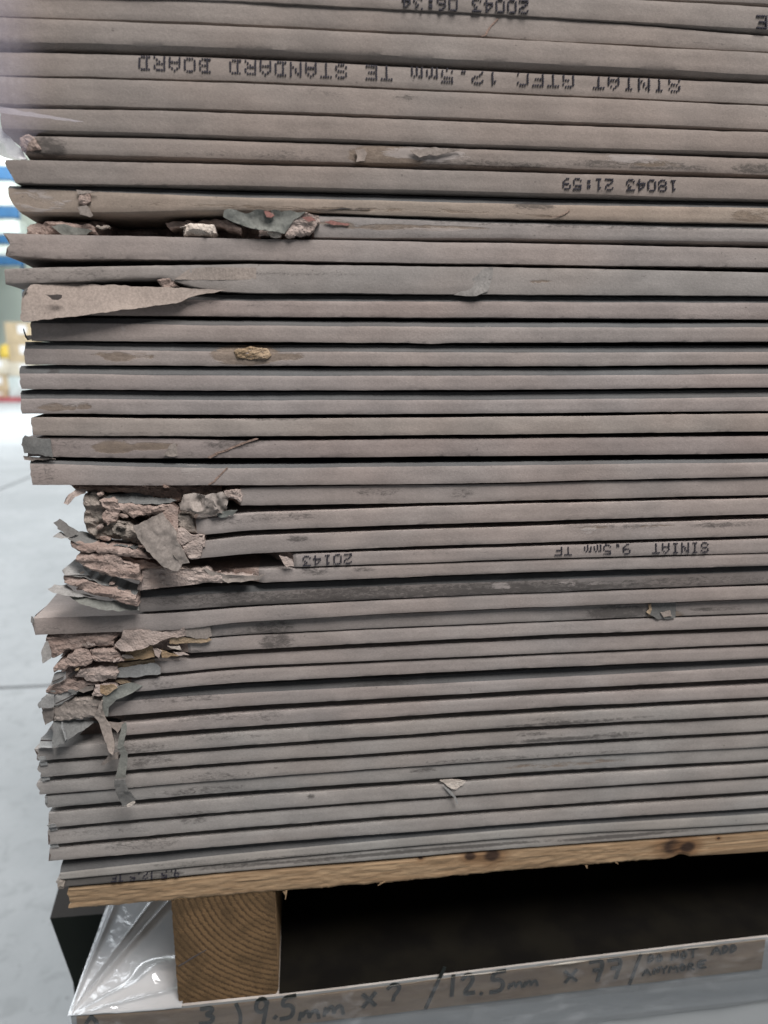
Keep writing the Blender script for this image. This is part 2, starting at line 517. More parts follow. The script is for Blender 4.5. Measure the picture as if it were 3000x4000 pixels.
# stains on the edge faces: board, centre x, centre y, half width, half height (px), strength, channel 0 dirt / 1 brown torn / 2 pale scuff
ST = [
    ('b6', 1510, 612, 130, 42, 1.35, 1), ('b6', 1660, 600, 150, 28, 0.8, 2), ('b6', 1900, 640, 300, 16, 0.55, 0), ('b6', 2500, 645, 320, 18, 0.62, 0),
    ('b6', 2950, 660, 90, 22, 0.7, 0), ('b6', 1150, 610, 160, 24, 0.45, 0), ('b6', 2480, 618, 120, 20, 0.6, 2), ('b6', 2560, 640, 100, 16, 0.55, 1), ('b6', 190, 575, 70, 45, 0.75, 0), ('b6', 900, 603, 250, 12, 0.4, 0),
    ('b7', 95, 720, 70, 12, 0.6, 0), ('b7', 600, 722, 500, 8, 0.4, 0),
    ('b8', 150, 790, 120, 60, 0.45, 2), ('b8', 2080, 805, 90, 14, 0.75, 0), ('b8', 1400, 818, 700, 9, 0.5, 1), ('b8', 2930, 845, 80, 25, 0.6, 1), ('b8', 2150, 845, 90, 8, 0.6, 1), ('b8', 700, 800, 330, 10, 0.4, 1),
    ('b9', 1310, 872, 80, 12, 0.7, 1), ('b9', 1600, 888, 280, 10, 0.75, 1), ('b9', 2300, 880, 700, 12, 0.55, 0), ('b9', 1500, 915, 240, 14, 0.3, 0), ('b9', 1700, 893, 160, 7, 0.7, 2),
    ('b10', 60, 960, 50, 60, 0.35, 0), ('b10', 700, 1012, 700, 7, 0.35, 0),
    ('b11', 1100, 1065, 340, 9, 0.5, 0), ('b11', 830, 1095, 120, 10, 0.45, 0), ('b11', 2120, 1105, 55, 9, 0.8, 1), ('b11', 1950, 1102, 80, 5, 0.6, 0), ('b11', 250, 1070, 260, 40, 0.4, 0),
    ('b12', 800, 1190, 500, 12, 0.35, 0), ('b12', 2800, 1235, 300, 9, 0.35, 0),
    ('b13', 480, 1285, 12, 14, 0.6, 2), ('b13', 1900, 1276, 60, 6, 0.4, 2),
    ('b14', 960, 1385, 115, 38, 1.25, 1), ('b14', 460, 1395, 60, 18, 0.85, 1), ('b14', 390, 1385, 40, 10, 0.6, 1), ('b14', 1120, 1392, 70, 16, 0.75, 1), ('b14', 560, 1390, 60, 12, 0.5, 1),
    ('b16', 210, 1590, 60, 18, 0.75, 1), ('b16', 280, 1592, 20, 14, 0.7, 1), ('b16', 330, 1588, 30, 13, 0.75, 1), ('b16', 260, 1578, 130, 14, 0.45, 2), ('b15', 210, 1448, 30, 14, 0.7, 0),
    ('b17', 1090, 1640, 160, 6, 0.65, 0), ('b17', 500, 1695, 350, 7, 0.4, 0),
    ('b18', 440, 1748, 75, 22, 1.2, 1), ('b18', 590, 1745, 90, 15, 1.2, 1), ('b18', 440, 1750, 70, 18, 0.55, 0), ('b18', 590, 1745, 80, 12, 0.55, 0), ('b18', 900, 1735, 110, 20, 0.65, 0), ('b18', 960, 1720, 80, 14, 0.7, 0), ('b18', 560, 1780, 90, 10, 0.5, 2), ('b18', 250, 1740, 90, 40, 0.4, 0), ('b18', 760, 1770, 60, 14, 0.45, 0), ('b18', 1370, 1770, 60, 14, 0.35, 0),
    ('b19', 170, 1850, 60, 50, 0.4, 0), ('b19', 760, 1842, 60, 22, 0.5, 2),
    ('b20', 1470, 1922, 90, 15, 0.55, 0), ('b20', 1800, 1930, 60, 18, 0.5, 0), ('b20', 1700, 1905, 200, 8, 0.4, 0),
    ('b21', 1100, 2020, 160, 18, 0.5, 0), ('b21', 2740, 2000, 100, 10, 0.3, 0), ('b21', 900, 2040, 120, 14, 0.4, 0),
    ('b22', 1165, 2105, 45, 14, 0.7, 0), ('b22', 2440, 2057, 200, 10, 0.6, 0), ('b22', 2440, 2057, 190, 8, 0.55, 1), ('b22', 2860, 2048, 170, 11, 0.7, 0), ('b22', 2300, 2072, 40, 12, 0.6, 2),
    ('b23', 1700, 2160, 260, 10, 0.3, 0), ('b24', 1230, 2232, 60, 14, 0.65, 0), ('b24', 1420, 2224, 50, 10, 0.6, 0),
    ('b25', 1500, 2325, 620, 34, 0.68, 0), ('b25', 2000, 2300, 420, 30, 0.66, 0), ('b25', 2600, 2275, 480, 20, 0.5, 0), ('b25', 900, 2335, 360, 25, 0.55, 0), ('b25', 2270, 2280, 110, 16, 0.5, 2), ('b25', 1200, 2352, 400, 9, 0.9, 0), ('b25', 2020, 2302, 500, 9, 0.85, 0), ('b25', 2980, 2255, 40, 18, 0.85, 0), ('b25', 1960, 2290, 40, 16, 0.6, 2),
    ('b26', 1080, 2405, 60, 25, 0.3, 0), ('b26', 200, 2460, 80, 26, 0.35, 0), ('b26', 420, 2455, 80, 14, 0.4, 0),
    ('b27', 2420, 2392, 130, 27, 0.80, 0), ('b27', 2575, 2388, 62, 34, 0.85, 0), ('b27', 2620, 2405, 50, 20, 0.8, 1), ('b27', 2540, 2392, 12, 26, 0.9, 1), ('b27', 2760, 2380, 70, 9, 0.7, 0), ('b27', 1070, 2455, 90, 30, 0.62, 0), ('b27', 770, 2470, 60, 26, 0.6, 0), ('b27', 950, 2470, 150, 14, 0.4, 0),
    ('b28', 1080, 2505, 70, 38, 0.66, 0), ('b28', 760, 2550, 60, 12, 0.55, 0),
    ('b29', 860, 2565, 10, 34, 0.4, 0), ('b30', 640, 2670, 60, 18, 0.45, 0), ('b30', 850, 2640, 160, 14, 0.35, 0),
    ('b31', 1500, 2672, 200, 7, 0.85, 0), ('b31', 700, 2730, 200, 16, 0.5, 0), ('b31', 300, 2790, 120, 40, 0.5, 1),
    ('b32', 1050, 2800, 100, 20, 0.4, 0), ('b32', 800, 2805, 200, 14, 0.45, 0),
    ('b33', 2190, 2826, 240, 9, 0.72, 0), ('b33', 2440, 2805, 160, 8, 0.5, 0), ('b33', 2130, 2810, 90, 9, 0.42, 0), ('b33', 550, 2920, 120, 24, 0.5, 0), ('b33', 880, 2880, 200, 14, 0.4, 0),
    ('b34', 2180, 2888, 180, 9, 0.8, 0), ('b34', 2400, 2870, 120, 10, 0.65, 0), ('b34', 2080, 2868, 60, 9, 0.6, 0), ('b34', 600, 2970, 100, 20, 0.5, 0), ('b34', 540, 2990, 40, 12, 0.6, 0),
    ('b35', 1900, 2965, 260, 10, 0.5, 0), ('b35', 2250, 2945, 250, 9, 0.45, 0), ('b35', 850, 3035, 150, 24, 0.45, 0), ('b36', 2200, 2985, 240, 10, 0.55, 1), ('b36', 1650, 3010, 60, 10, 0.6, 0), ('b36', 800, 3085, 200, 14, 0.5, 0), ('b36', 700, 3100, 60, 12, 0.55, 0),
    ('b37', 1215, 3112, 16, 10, 0.7, 0), ('b37', 760, 3180, 100, 14, 0.5, 0), ('b38', 760, 3205, 60, 14, 0.5, 0), ('b39', 560, 3300, 160, 20, 0.45, 0), ('b38', 400, 3250, 200, 16, 0.4, 0),
    ('b40', 1100, 3350, 260, 8, 0.5, 0), ('b40', 1500, 3322, 500, 6, 0.5, 0), ('b40', 700, 3378, 150, 14, 0.4, 0),
    ('b41', 400, 3440, 180, 22, 0.97, 0), ('b41', 600, 3420, 120, 15, 0.72, 0), ('b41', 1700, 3318, 420, 8, 0.9, 0), ('b41', 2400, 3268, 220, 7, 1.0, 0), ('b41', 1200, 3362, 260, 8, 0.75, 0), ('b41', 2680, 3245, 140, 5, 0.8, 0), ('b41', 900, 3385, 160, 9, 0.6, 0),
    ('b2', 100, 172, 200, 14, 0.3, 0), ('b4', 1590, 378, 60, 12, 0.5, 0), ('b4', 1250, 360, 200, 14, 0.35, 0), ('b4', 500, 390, 400, 7, 0.45, 0), ('b1', 2700, 165, 260, 10, 0.4, 0),
]

PAPER = np.array([0.290, 0.252, 0.236])
XFAR = 1.05
DEPTH = 0.9


LEAN = [b['key'] for b in BO].index('b23')
for i, b in enumerate(BO):
    if LEAN + 5 <= i <= LEAN + 16 and b['key'] not in ('b31', 'b36'):
        b['pts'] = [(x_, t_ + 5, b_) for x_, t_, b_ in b['pts']]       # shaded upper rim
    b['yo'] += max(0, i - LEAN) * YP / (len(BO) - 1 - LEAN)     # the lower boards sit a little further back


def to_world(b):
    b['X'] = []
    b['ZT'] = []
    b['ZB'] = []
    for (x, t, bo) in b['pts']:
        pt = P(x, t, b['yo'])
        pb = P(x, bo, b['yo'])
        b['X'].append((pt.x + pb.x) / 2)
        b['ZT'].append(pt.z)
        b['ZB'].append(pb.z)
    mid = b['pts'][0]
    l = b['pts'][0]
    b['xl'] = P(b['left'], (l[1] + l[2]) / 2, b['yo']).x


for b in BO:
    to_world(b)


def station_grid(xl):
    xs = [xl]
    x = xl
    while x < 0.245:
        x += 0.0017
        xs.append(x)
    while x < XFAR:
        x += 0.05
        xs.append(min(x, XFAR))
    return np.array(xs)


def zt_at(b, X):
    return pchip(b['X'], b['ZT'], X)


def zb_at(b, X):
    return pchip(b['X'], b['ZB'], X)


def build_board(i):
    b = BO[i]
    xs = station_grid(b['xl'])
    n = len(xs)
    zt = zt_at(b, xs)
    zb = zb_at(b, xs)
    seed = i * 3.17
    wob = np.array([noise.noise(Vector((x * 22, seed, 0))) * 0.00030 + noise.noise(Vector((x * 150, seed, 3))) * 0.00014 for x in xs])
    wob2 = np.array([noise.noise(Vector((x * 22, seed, 7))) * 0.00030 + noise.noise(Vector((x * 150, seed, 9))) * 0.00014 for x in xs])
    zt = zt + wob
    zb = zb + wob2
    px = 1.0 / 7.0 * 0.001            # about one photograph pixel in metres
    band = b['band'] * px
    if i > 0:
        gu = np.maximum(zb_at(BO[i - 1], xs) - zt, 0.0002)
        ut = gu * (1 - BO[i - 1]['share'])
        if band > 0:
            ut = np.maximum(ut, np.minimum(band + 0.25 * np.maximum(gu - band, 0), gu * 0.92))
    else:
        ut = np.full(n, 0.001)
    if i < len(BO) - 1:
        gl = np.maximum(zb - zt_at(BO[i + 1], xs), 0.0002)
        nb = BO[i + 1]['band'] * px
        lt = gl * b['share']
        if nb > 0:
            utn = np.maximum(gl * (1 - b['share']), np.minimum(nb + 0.25 * np.maximum(gl - nb, 0), gl * 0.92))
            lt = gl - utn
    else:
        lt = np.full(n, 0.0004)
    lt = np.maximum(lt - 0.00006, 0)
    ut = np.maximum(ut - 0.00006, 0)
    rec = np.zeros(n)
    if b['rec']:
        rp = b['rec']
        rx = [P(r[0], (b['pts'][0][1]), b['yo']).x for r in rp]
        rec = np.interp(xs, rx, [r[1] * 0.001 for r in rp])
        rec[xs > rx[-1]] = 0
    rows = []   # (list of (dy, z array, kind))
    NF = 7
    if b['share'] >= 0.6:
        bot = [(0.045, 0.98), (0.016, 0.86), (0.0090, 0.80), (0.0055, 0.70), (0.0026, 0.46), (0.0007, 0.14)]
    else:
        bot = [(0.045, 0.98), (0.030, 0.55), (0.012, 0.22), (0.0040, 0.13), (0.0013, 0.08), (0.0004, 0.03)]
    secs = [(DEPTH, zb - lt), (0.10, zb - lt)] + [(d_, zb - lt * f_) for d_, f_ in bot]
    nb_ = len(secs)
    for r in range(NF):
        f = r / (NF - 1)
        e = min(f, 1 - f)
        secs.append((0.00035 * max(0, 1 - e / 0.12), zb + (zt - zb) * f))
    if band > 0:
        bb = np.minimum(band, ut * 0.95)
        secs += [(0.0005, zt + bb * 0.10), (0.0022, zt + bb * 0.65), (0.0036, zt + bb * 1.0), (0.014, zt + bb + (ut - bb) * 0.25)]
    else:
        secs += [(0.0004, zt + ut * 0.03), (0.0013, zt + ut * 0.07), (0.0060, zt + ut * 0.13), (0.020, zt + ut * 0.35)]
    secs += [(0.045, zt + ut * 0.98), (0.10, zt + ut), (DEPTH, zt + ut)]
    ns = len(secs)
    verts = []
    stain = []
    # stains to world
    sts = []
    for (kk, cx, cy, rx_, ry_, s_, ch) in ST:
        if kk == b['key']:
            c0 = P(cx, cy, b['yo'])
            c1 = P(cx + rx_, cy, b['yo'])
            c2 = P(cx, cy + ry_, b['yo'])
            sts.append((c0.x, c0.z, c1.x - c0.x, c0.z - c2.z, s_, ch))
    y0 = b['yo']
    for j, x in enumerate(xs):
        core = rec[j] > 0.002
        lowy = noise.noise(Vector((x * 15, seed, 20))) * 0.00035
        for r, (dy, za) in enumerate(secs):
            z = za[j]
            y = y0 + (rec[j] if dy < 0.5 else 0) + dy + lowy * (1 if dy < 0.1 else 0)
            X = x
            if nb_ <= r < nb_ + NF:
                y += noise.noise(Vector((x * 60, z * 160, seed))) * 0.00022
            if core and dy < 0.02:
                q = Vector((x, z, seed * 0.1))
                y += fb(q, 120, 3) * 0.0045 * min(1, rec[j] / 0.010)
                z += fb(q + Vector((5, 0, 0)), 160, 2) * 0.0007
            if j < 4:
                jg = b['jag'] * 0.001
                q = Vector((seed, y * 90, z * 260))
                dx = fb(q, 1.0, 3) * jg * 0.9 + (noise.noise(q * 3.1)) * jg * 0.25
                f = (z - zb[j]) / max(zt[j] - zb[j], 1e-4)
                dx += b['lean'] * 0.001 * max(0, (1 - f)) ** 2
                X = x + dx * (1 - j / 4.0)
            verts.append((X, min(y, y0 + DEPTH), z))
            if nb_ - 2 <= r < nb_ + NF + 3:
                v = [0, 0, 0]
                for (sx, sz, srx, srz, s_, ch) in sts:
                    d = ((x - sx) / srx) ** 2 + ((z - sz) / max(srz, 1e-4)) ** 2
                    if d < 1.9:
                        v[ch] = max(v[ch], s_ * max(0, min(1, 1.35 - d * 0.72)))
                stain.append((*v, 1))
            else:
                stain.append((0, 0, 0, 1))
    faces = []
    midx = []
    for j in range(n - 1):
        cr = rec[j] > 0.002 or rec[j + 1] > 0.002
        for r in range(ns - 1):
            a = j * ns + r
            faces.append((a, a + ns, a + ns + 1, a + 1))
            if cr:
                midx.append(2)
            elif band > 0 and r >= nb_ + NF - 1:
                midx.append(1)
            else:
                midx.append(0)
    faces.append(tuple(range(0, ns)))
    midx.append(2)
    faces.append(tuple((n - 1) * ns + r for r in range(ns - 1, -1, -1)))
    midx.append(2)
    # back
    for j in range(n - 1):
        faces.append((j * ns + ns - 1, (j + 1) * ns + ns - 1, (j + 1) * ns, j * ns))
        midx.append(0)
    cm = M['gyps']
    if b['key'] == 'b20':
        cm = M['gypsbrown']
    o = mkobj('plasterboard', verts, faces, [M['paper'], M['face'], cm], midx, smooth=False, attr=stain,
              base=Vector((xs[0], y0, float(zb[0]))))
    pl = [True] * len(faces)
    for q in range(len(faces)):
        if midx[q] == 2:
            pl[q] = False
    o.data.polygons.foreach_set('use_smooth', pl)
    o.data.set_sharp_from_angle(angle=math.radians(22))
    c = PAPER * np.array(b['tint']) * random.uniform(0.97, 1.03)
    o.color = (*c, 1)
    tag(o, b['label'], 'plasterboard', 'plasterboards stacked on the pallet')
    b['obj'] = o
    b['zt'], b['zb'] = zt, zb


for i in range(len(BO)):
    build_board(i)
OB = {b['key']: b for b in BO}

# ------------------------------------------------------------------ shards: torn paper, exposed core


def shard(name, poly, mat, parent=None, thick=1.0, rough=0.4, freq=160, jag=0.6, res=2.2, y=0.0, bulge=0.0, edge_mat=None, smooth=True, droop=0.0, y_add=0.0, curl=0.0, fine=0.0, strata=False):
    """solid piece from an outline; points are (px, py[, depth mm]); thick, rough, jag, res, bulge in mm"""
    pts = []
    for p in poly:
        d = (p[2] if len(p) > 2 else y) * 0.001 + y_add
        pts.append(P(p[0], p[1], d))
    # jagged outline
    out = []
    n = len(pts)
    sd = random.random() * 50
    for a in range(n):
        A, Bp = pts[a], pts[(a + 1) % n]
        L = (Bp - A).length
        m = max(1, int(L / (res * 0.001)))
        for q in range(m):
            v = A.lerp(Bp, q / m)
            k = Vector((v.x, v.z, sd))
            s = 1.0 if q else 0.4
            v = v + Vector((fb(k, 260, 3), 0, fb(k + Vector((9, 9, 0)), 260, 3))) * (jag * 0.001 * s)
            out.append(v)
    bm = bmesh.new()
    vs = [bm.verts.new(v) for v in out]
    f = bm.faces.new(vs)
    bmesh.ops.triangulate(bm, faces=[f])
    for it in range(6):
        long_e = [e for e in bm.edges if e.calc_length() > res * 0.0015 and not e.is_boundary]
        if not long_e:
            break
        bmesh.ops.subdivide_edges(bm, edges=long_e, cuts=1)
        bmesh.ops.triangulate(bm, faces=[q for q in bm.faces if len(q.verts) > 3])
    bmesh.ops.beautify_fill(bm, faces=bm.faces[:], edges=[e for e in bm.edges if not e.is_boundary])
    bnd = [v.co.copy() for v in bm.verts if v.is_boundary]
    bn = np.array([tuple(v) for v in bnd])
    bm.verts.index_update()
    front = []
    for v in bm.verts:
        c = v.co.copy()
        dist = float(np.min(np.hypot(bn[:, 0] - c.x, bn[:, 2] - c.z)))
        k = Vector((c.x, c.z, sd))
        if strata:
            k = Vector((c.x * 0.6 + sd * 0.01, c.z * 1.7, sd))
        dy = fb(k, freq, 4) * rough * 0.001 + noise.noise(k * 34) * curl * 0.001 + noise.noise(k * 900) * fine * 0.001
        if curl:
            dy -= curl * 0.0007 * max(0.0, 1 - dist / 0.0025) * max(0, noise.noise(k * 60 + Vector((3, 1, 8))) * 2)
        if bulge:
            bl = abs(bulge) * 0.001
            t = min(1.0, dist / (bl * 1.3))
            dy -= math.copysign(bl * math.sqrt(max(0.0, 1 - (1 - t) ** 2)), bulge)
        c.y += dy
        front.append(c)
    nf = len(front)
    verts = front + [Vector((c.x, q.co.y + thick * 0.001 + (c.y - q.co.y) * (0.7 if not bulge else 0.0), c.z - droop * 0.001)) for c, q in zip(front, bm.verts)]
    faces = []
    midx = []
    for q in bm.faces:
        ids = [v.index for v in q.verts]
        faces.append(tuple(ids))
        midx.append(0)
        faces.append(tuple(nf + a for a in reversed(ids)))
        midx.append(0)
    for e in bm.edges:
        if e.is_boundary:
            a, c = e.verts[0].index, e.verts[1].index
            faces.append((a, c, nf + c, nf + a))
            midx.append(1 if edge_mat else 0)
    bm.free()
    mats = [mat] + ([edge_mat] if edge_mat else [])
    o = mkobj(name, verts, faces, mats, midx, parent=parent, smooth=smooth)
    shp = thick < 2.5 and smooth
    bm2 = bmesh.new()
    bm2.from_mesh(o.data)
    bmesh.ops.recalc_face_normals(bm2, faces=bm2.faces[:])
    bm2.to_mesh(o.data)
    bm2.free()
    if shp:
        o.data.set_sharp_from_angle(angle=math.radians(48))
    elif strata:
        o.data.set_sharp_from_angle(angle=math.radians(30))
    return o


def lean_of(k):
    i = [b['key'] for b in BO].index(k)
    return max(0, i - LEAN) * YP / (len(BO) - 1 - LEAN)


def par(k):
    return OB[k]['obj']


def core(k, poly, mat='gyps', y=4.0, thick=12, bulge=3.0, rough=2.2, jag=1.3, freq=150, **kw):
    return shard('gypsum_core', poly, M[mat], par(k), thick=thick, rough=rough * 0.62, jag=jag, y=y - bulge * 0.55, bulge=bulge * 0.22, freq=freq, res=1.2, smooth=True, fine=0.45, strata=True, y_add=lean_of(k), **kw)


def torn(k, poly, mat='torn', y=-1.0, thick=0.35, rough=0.9, jag=0.9, freq=90, curl=1.6, **kw):
    if y > -2.4 and curl == 1.6:
        curl = 0.35
    return shard('torn_paper', poly, M[mat], par(k), thick=thick, rough=rough, jag=jag, y=y, freq=freq, res=1.6, curl=curl, fine=0.10, y_add=lean_of(k), **kw)


# --- burst board (b9) and neighbours, upper left
c4 = lambda p: C(0, 600, p)
core('b9', c4([(175, 475), (240, 447), (400, 437), (500, 455), (610, 470), (625, 524), (400, 528), (175, 526)]), 'gyps', y=6, bulge=4)
torn('b9', c4([(330, 470), (420, 455), (520, 480), (600, 500), (560, 524), (400, 526)]), 'green', y=1.5, rough=1.5)
core('b9', c4([(1075, 452), (1200, 437), (1440, 427), (1560, 480), (1560, 522), (1400, 475), (1200, 470), (1110, 497)]), 'gyps', y=9, bulge=3)
fr = shard('plaster_fragment', c4([(1185, 505), (1200, 462), (1290, 452), (1390, 462), (1402, 515), (1372, 541), (1190, 541)]), M['white'], None, thick=9, rough=1.3, jag=0.8, y=3, bulge=4, freq=240, res=1.3, smooth=False)
tag(fr, 'pale block of loose plaster lying in the hollow of the burst board', 'plaster fragment')
torn('b9', [(873, 850), (876, 826), (905, 818), (960, 835), (1000, 822), (1100, 826), (1150, 828), (1192, 829), (1165, 850), (1125, 880), (1112, 912), (1050, 905), (985, 892), (940, 880)], 'green', y=-3.5, rough=1.6, thick=0.9)
core('b9', [(1118, 880), (1160, 845), (1195, 828), (1245, 845), (1252, 868), (1226, 902), (1210, 918), (1150, 927), (1112, 920)], 'gypslight', y=-0.5, bulge=3.5, rough=1.6)
torn('b9', [(1040, 823), (1062, 826), (1072, 845), (1050, 850), (1030, 838)], 'tornlight', y=-4.6, rough=0.4).data.materials[0] = M['gyps']
core('b9', [(1010, 900), (1060, 905), (1105, 912), (1098, 928), (1010, 922)], 'gyps', y=2, bulge=2)
core('b9', [(1040, 905), (1098, 906), (1096, 928), (1062, 926)], 'white', y=-0.5, bulge=1.5, rough=0.8)
core('b8', c4([(520, 255), (580, 253), (588, 310), (550, 336), (512, 320)]), 'gyps', y=0.2, bulge=1.5, rough=0.8, thick=3)
torn('b8', c4([(500, 345), (560, 332), (605, 402), (585, 414), (520, 396)]), 'torn', y=-1.4, rough=0.6)
torn('b8', c4([(495, 232), (560, 240), (630, 247), (560, 258), (505, 262)]), 'tornlight', y=-0.8, rough=0.5)
torn('b9', [(1265, 866), (1290, 858), (1330, 868), (1366, 874), (1360, 882), (1320, 878), (1285, 872)], 'redcore', y=0.2, rough=0.4, curl=0.3)
torn('b9', [(1030, 824), (1052, 826), (1072, 842), (1060, 850), (1040, 846)], 'redcore', y=-5.2, rough=0.3, curl=0.3)
torn('b9', [(1180, 850), (1215, 846), (1235, 862), (1205, 868)], 'redcore', y=-4.4, rough=0.4, curl=0.3)
# --- b6 end
core('b6', C(0, 0, [(125, 890), (165, 875), (215, 885), (262, 970), (140, 975)]), 'gyps', y=1.0, bulge=2, rough=1)
torn('b6', [(1385, 585), (1420, 580), (1435, 600), (1425, 630), (1390, 634), (1395, 610)], 'tornlight', y=-0.6, rough=0.8)
torn('b6', [(1600, 585), (1680, 578), (1790, 583), (1800, 592), (1720, 602), (1640, 615), (1620, 600)], 'tornlight', y=-0.6, rough=0.7)
# --- flap of the taped board (b11)
fl = torn('b11', c4([(200, 852, -1), (320, 843, 0), (500, 843, 1), (700, 851, 1), (1030, 868, 0), (1180, 869, -1.5), (1470, 888, -1.5), (1300, 912, -2.5), (1220, 935, -3), (1160, 965, -3.5),
                     (900, 1000, -5), (540, 1048, -7), (150, 1092, -8), (130, 1075, -8), (150, 900, -4)]), 'torn', rough=0.9, freq=40, thick=0.4, curl=0.9, jag=0.5)
fl['label'] = 'big peeled flap of brown edge paper with a small hole'
fl.data.materials[0] = M['tornlight']
torn('b11', c4([(285, 912), (320, 916), (370, 912), (402, 915), (400, 935), (375, 948), (340, 946), (330, 930)]), 'dark', y=-8.2, rough=0.2, jag=0.3)  # dark patch on top, painting the shaded hole in the flap
torn('b11', c4([(143, 900), (165, 874), (182, 880), (160, 905), (150, 945)]), 'grey', y=-4.5, rough=0.5)
core('b11', c4([(1018, 815), (1060, 806), (1130, 823), (1165, 862), (1052, 870), (1035, 850)]), 'gyps', y=1.5, bulge=3, rough=1.5)
torn('b11', [(1846, 1088), (1890, 1049), (1924, 1042), (1926, 1075), (1905, 1138), (1862, 1156), (1820, 1157), (1772, 1151), (1838, 1120)], 'tapepale', y=-1.6, rough=0.8, jag=0.3)['label'] = 'crumpled end of pale tape'
torn('b11', c4([(1230, 745), (1330, 738), (1659, 740), (1659, 815), (1400, 820), (1130, 815)]), 'tornlight', y=-1.5, rough=0.2, jag=0.3)
# --- b14 lump, b18 end
core('b14', [(915, 1374), (930, 1362), (1000, 1357), (1050, 1366), (1060, 1386), (1040, 1404), (960, 1401), (922, 1393)], 'tan', y=1.2, bulge=2.6, rough=1.4, thick=4)
core('b14', [(940, 1378), (980, 1368), (1035, 1374), (1040, 1392), (980, 1396)], 'gypslight', y=0.1, bulge=1.2, rough=0.9, thick=3)
c7 = lambda p: C(0, 1200, p)
torn('b18', c7([(140, 880), (165, 832), (240, 845), (322, 850), (345, 972), (250, 950), (160, 945), (152, 905)]), 'grey', y=-2.0, rough=0.8, jag=1.0)
torn('b18', c7([(148, 962), (240, 974), (360, 985), (300, 993), (160, 991)]), 'tornlight', y=-1.0, rough=0.5)
torn('b18', c7([(1085, 930), (1105, 893), (1140, 880), (1130, 930), (1150, 960), (1090, 965), (1060, 960)]), 'tornlight', y=-0.6, rough=0.9)
torn('b13', c7([(148, 140), (154, 138), (172, 190), (188, 212), (180, 216), (163, 192)]), 'dark', y=-0.5, rough=0.2, jag=0.1)
torn('b13', c7([(160, 185), (200, 180), (218, 208), (180, 214)]), 'white', y=0.5, rough=0.4)
# --- crack lines: thin dark slits drawn as raised torn lips


def crack(k, pts, w=3.0, mat='tan', y=None):
    ol = []
    for (a, b_) in pts:
        ol.append((a - w, b_))
    for (a, b_) in reversed(pts):
        ol.append((a + w, b_ + w * 0.5))
    return shard('crack', ol, M[mat], par(k), thick=0.3, rough=0.05, jag=0.35, y=(OB[k]['yo'] * 1000 - 0.45), res=1.6)


crack('b19', [(888, 1826), (870, 1845), (862, 1853), (845, 1868), (838, 1880), (815, 1893)], 3.0, 'gypsbrown')
crack('b18', [(1005, 1711), (955, 1728), (885, 1757), (850, 1768), (815, 1788)], 6.0, 'gypsbrown')
crack('b1', [(1944, 72), (1918, 100), (1905, 118), (1898, 134), (1882, 141)], 3.5, 'gypsbrown')
crack('b8', C(1000, 600, [(250, 358), (470, 362), (560, 350), (640, 360), (740, 352)]), 2.4, 'dark')
crack('b8', C(2000, 600, [(375, 362), (345, 388), (310, 402), (255, 412)]), 2.4, 'gypsbrown')

# --- big hollow (boards b20 - b25), left middle
c10 = lambda p: C(0, 1800, p)
core('b20', c10([(450, 156), (900, 157), (1440, 165), (1440, 207), (1200, 212), (1150, 262), (1000, 238), (800, 207), (640, 207), (500, 192)]), 'gypsbrown', y=9, bulge=4, rough=3)
torn('b20', c10([(415, 275, -4), (425, 240, -4), (445, 215, -2), (490, 185, 2), (560, 185, 4), (550, 215, 3), (480, 237, 0), (440, 284, -4)]), 'gypslight', rough=0.8, thick=1.2)
core('b21', c10([(550, 215), (640, 205), (730, 250), (700, 330), (740, 390), (900, 430), (945, 535), (800, 522), (620, 487), (570, 445), (545, 360), (560, 290)]), 'gypsgrey', y=8, bulge=6, rough=4.5, thick=25, jag=2)
core('b21', c10([(640, 260), (730, 240), (780, 300), (760, 380), (700, 420), (660, 360), (690, 320)]), 'gyps', y=1, bulge=3, rough=3)
core('b21', c10([(720, 380), (800, 390), (880, 430), (900, 500), (800, 515), (740, 470)]), 'gypsgrey', y=3, bulge=4, rough=4, jag=2)
torn('b20', c10([(640, 242, 4), (740, 215, 6), (960, 200, 8), (1000, 235, 5), (1150, 255, 2), (1100, 278, 1), (900, 275, 0), (760, 272, 0)]), 'grey', rough=1.5)
core('b21', c10([(770, 277), (880, 280), (1000, 295), (1110, 287), (1150, 312), (1150, 422), (1050, 352), (960, 357), (850, 367), (800, 342)]), 'gyps', y=2, bulge=4, rough=2.4)
torn('b20', c10([(1190, 222, -2), (1260, 206, -1), (1330, 226, -4), (1440, 200, -1), (1478, 240, 0), (1462, 300, -1), (1470, 347, 1), (1410, 332, -5), (1370, 362, -3), (1290, 342, -5), (1170, 315, -2), (1160, 280, 0)]), 'torn', rough=3.5, freq=150, thick=0.7)['label'] = 'crumpled wad of brown-grey paper'
core('b20', c10([(1450, 197), (1560, 186), (1562, 272), (1520, 242), (1480, 235)]), 'gypslight', y=0, bulge=2, rough=2)
torn('b21', c10([(1400, 335), (1540, 318), (1512, 356), (1420, 367)]), 'green', y=-1.5, rough=1)
core('b21', c10([(1150, 350), (1230, 360), (1290, 470), (1200, 480), (1150, 420)]), 'gypsgrey', y=1, bulge=3, rough=2)
torn('b21', c10([(1050, 342), (1110, 286), (1152, 310), (1152, 442), (1142, 475)]), 'gyps', y=-3, rough=0.8)
torn('b21', c10([(855, 430, -5), (950, 385, -5), (1050, 337, -4), (1100, 400, -6), (1142, 460, -7), (1147, 520, -9), (1190, 590, -10), (1226, 660, -10), (1180, 673, -11), (1120, 610, -11), (1172, 690, -11), (1152, 718, -12), (1060, 692, -11), (980, 610, -10), (900, 520, -8)]), 'torn', rough=1.8, freq=110, thick=1.0)['label'] = 'large brown paper tongue hanging across the hollow'
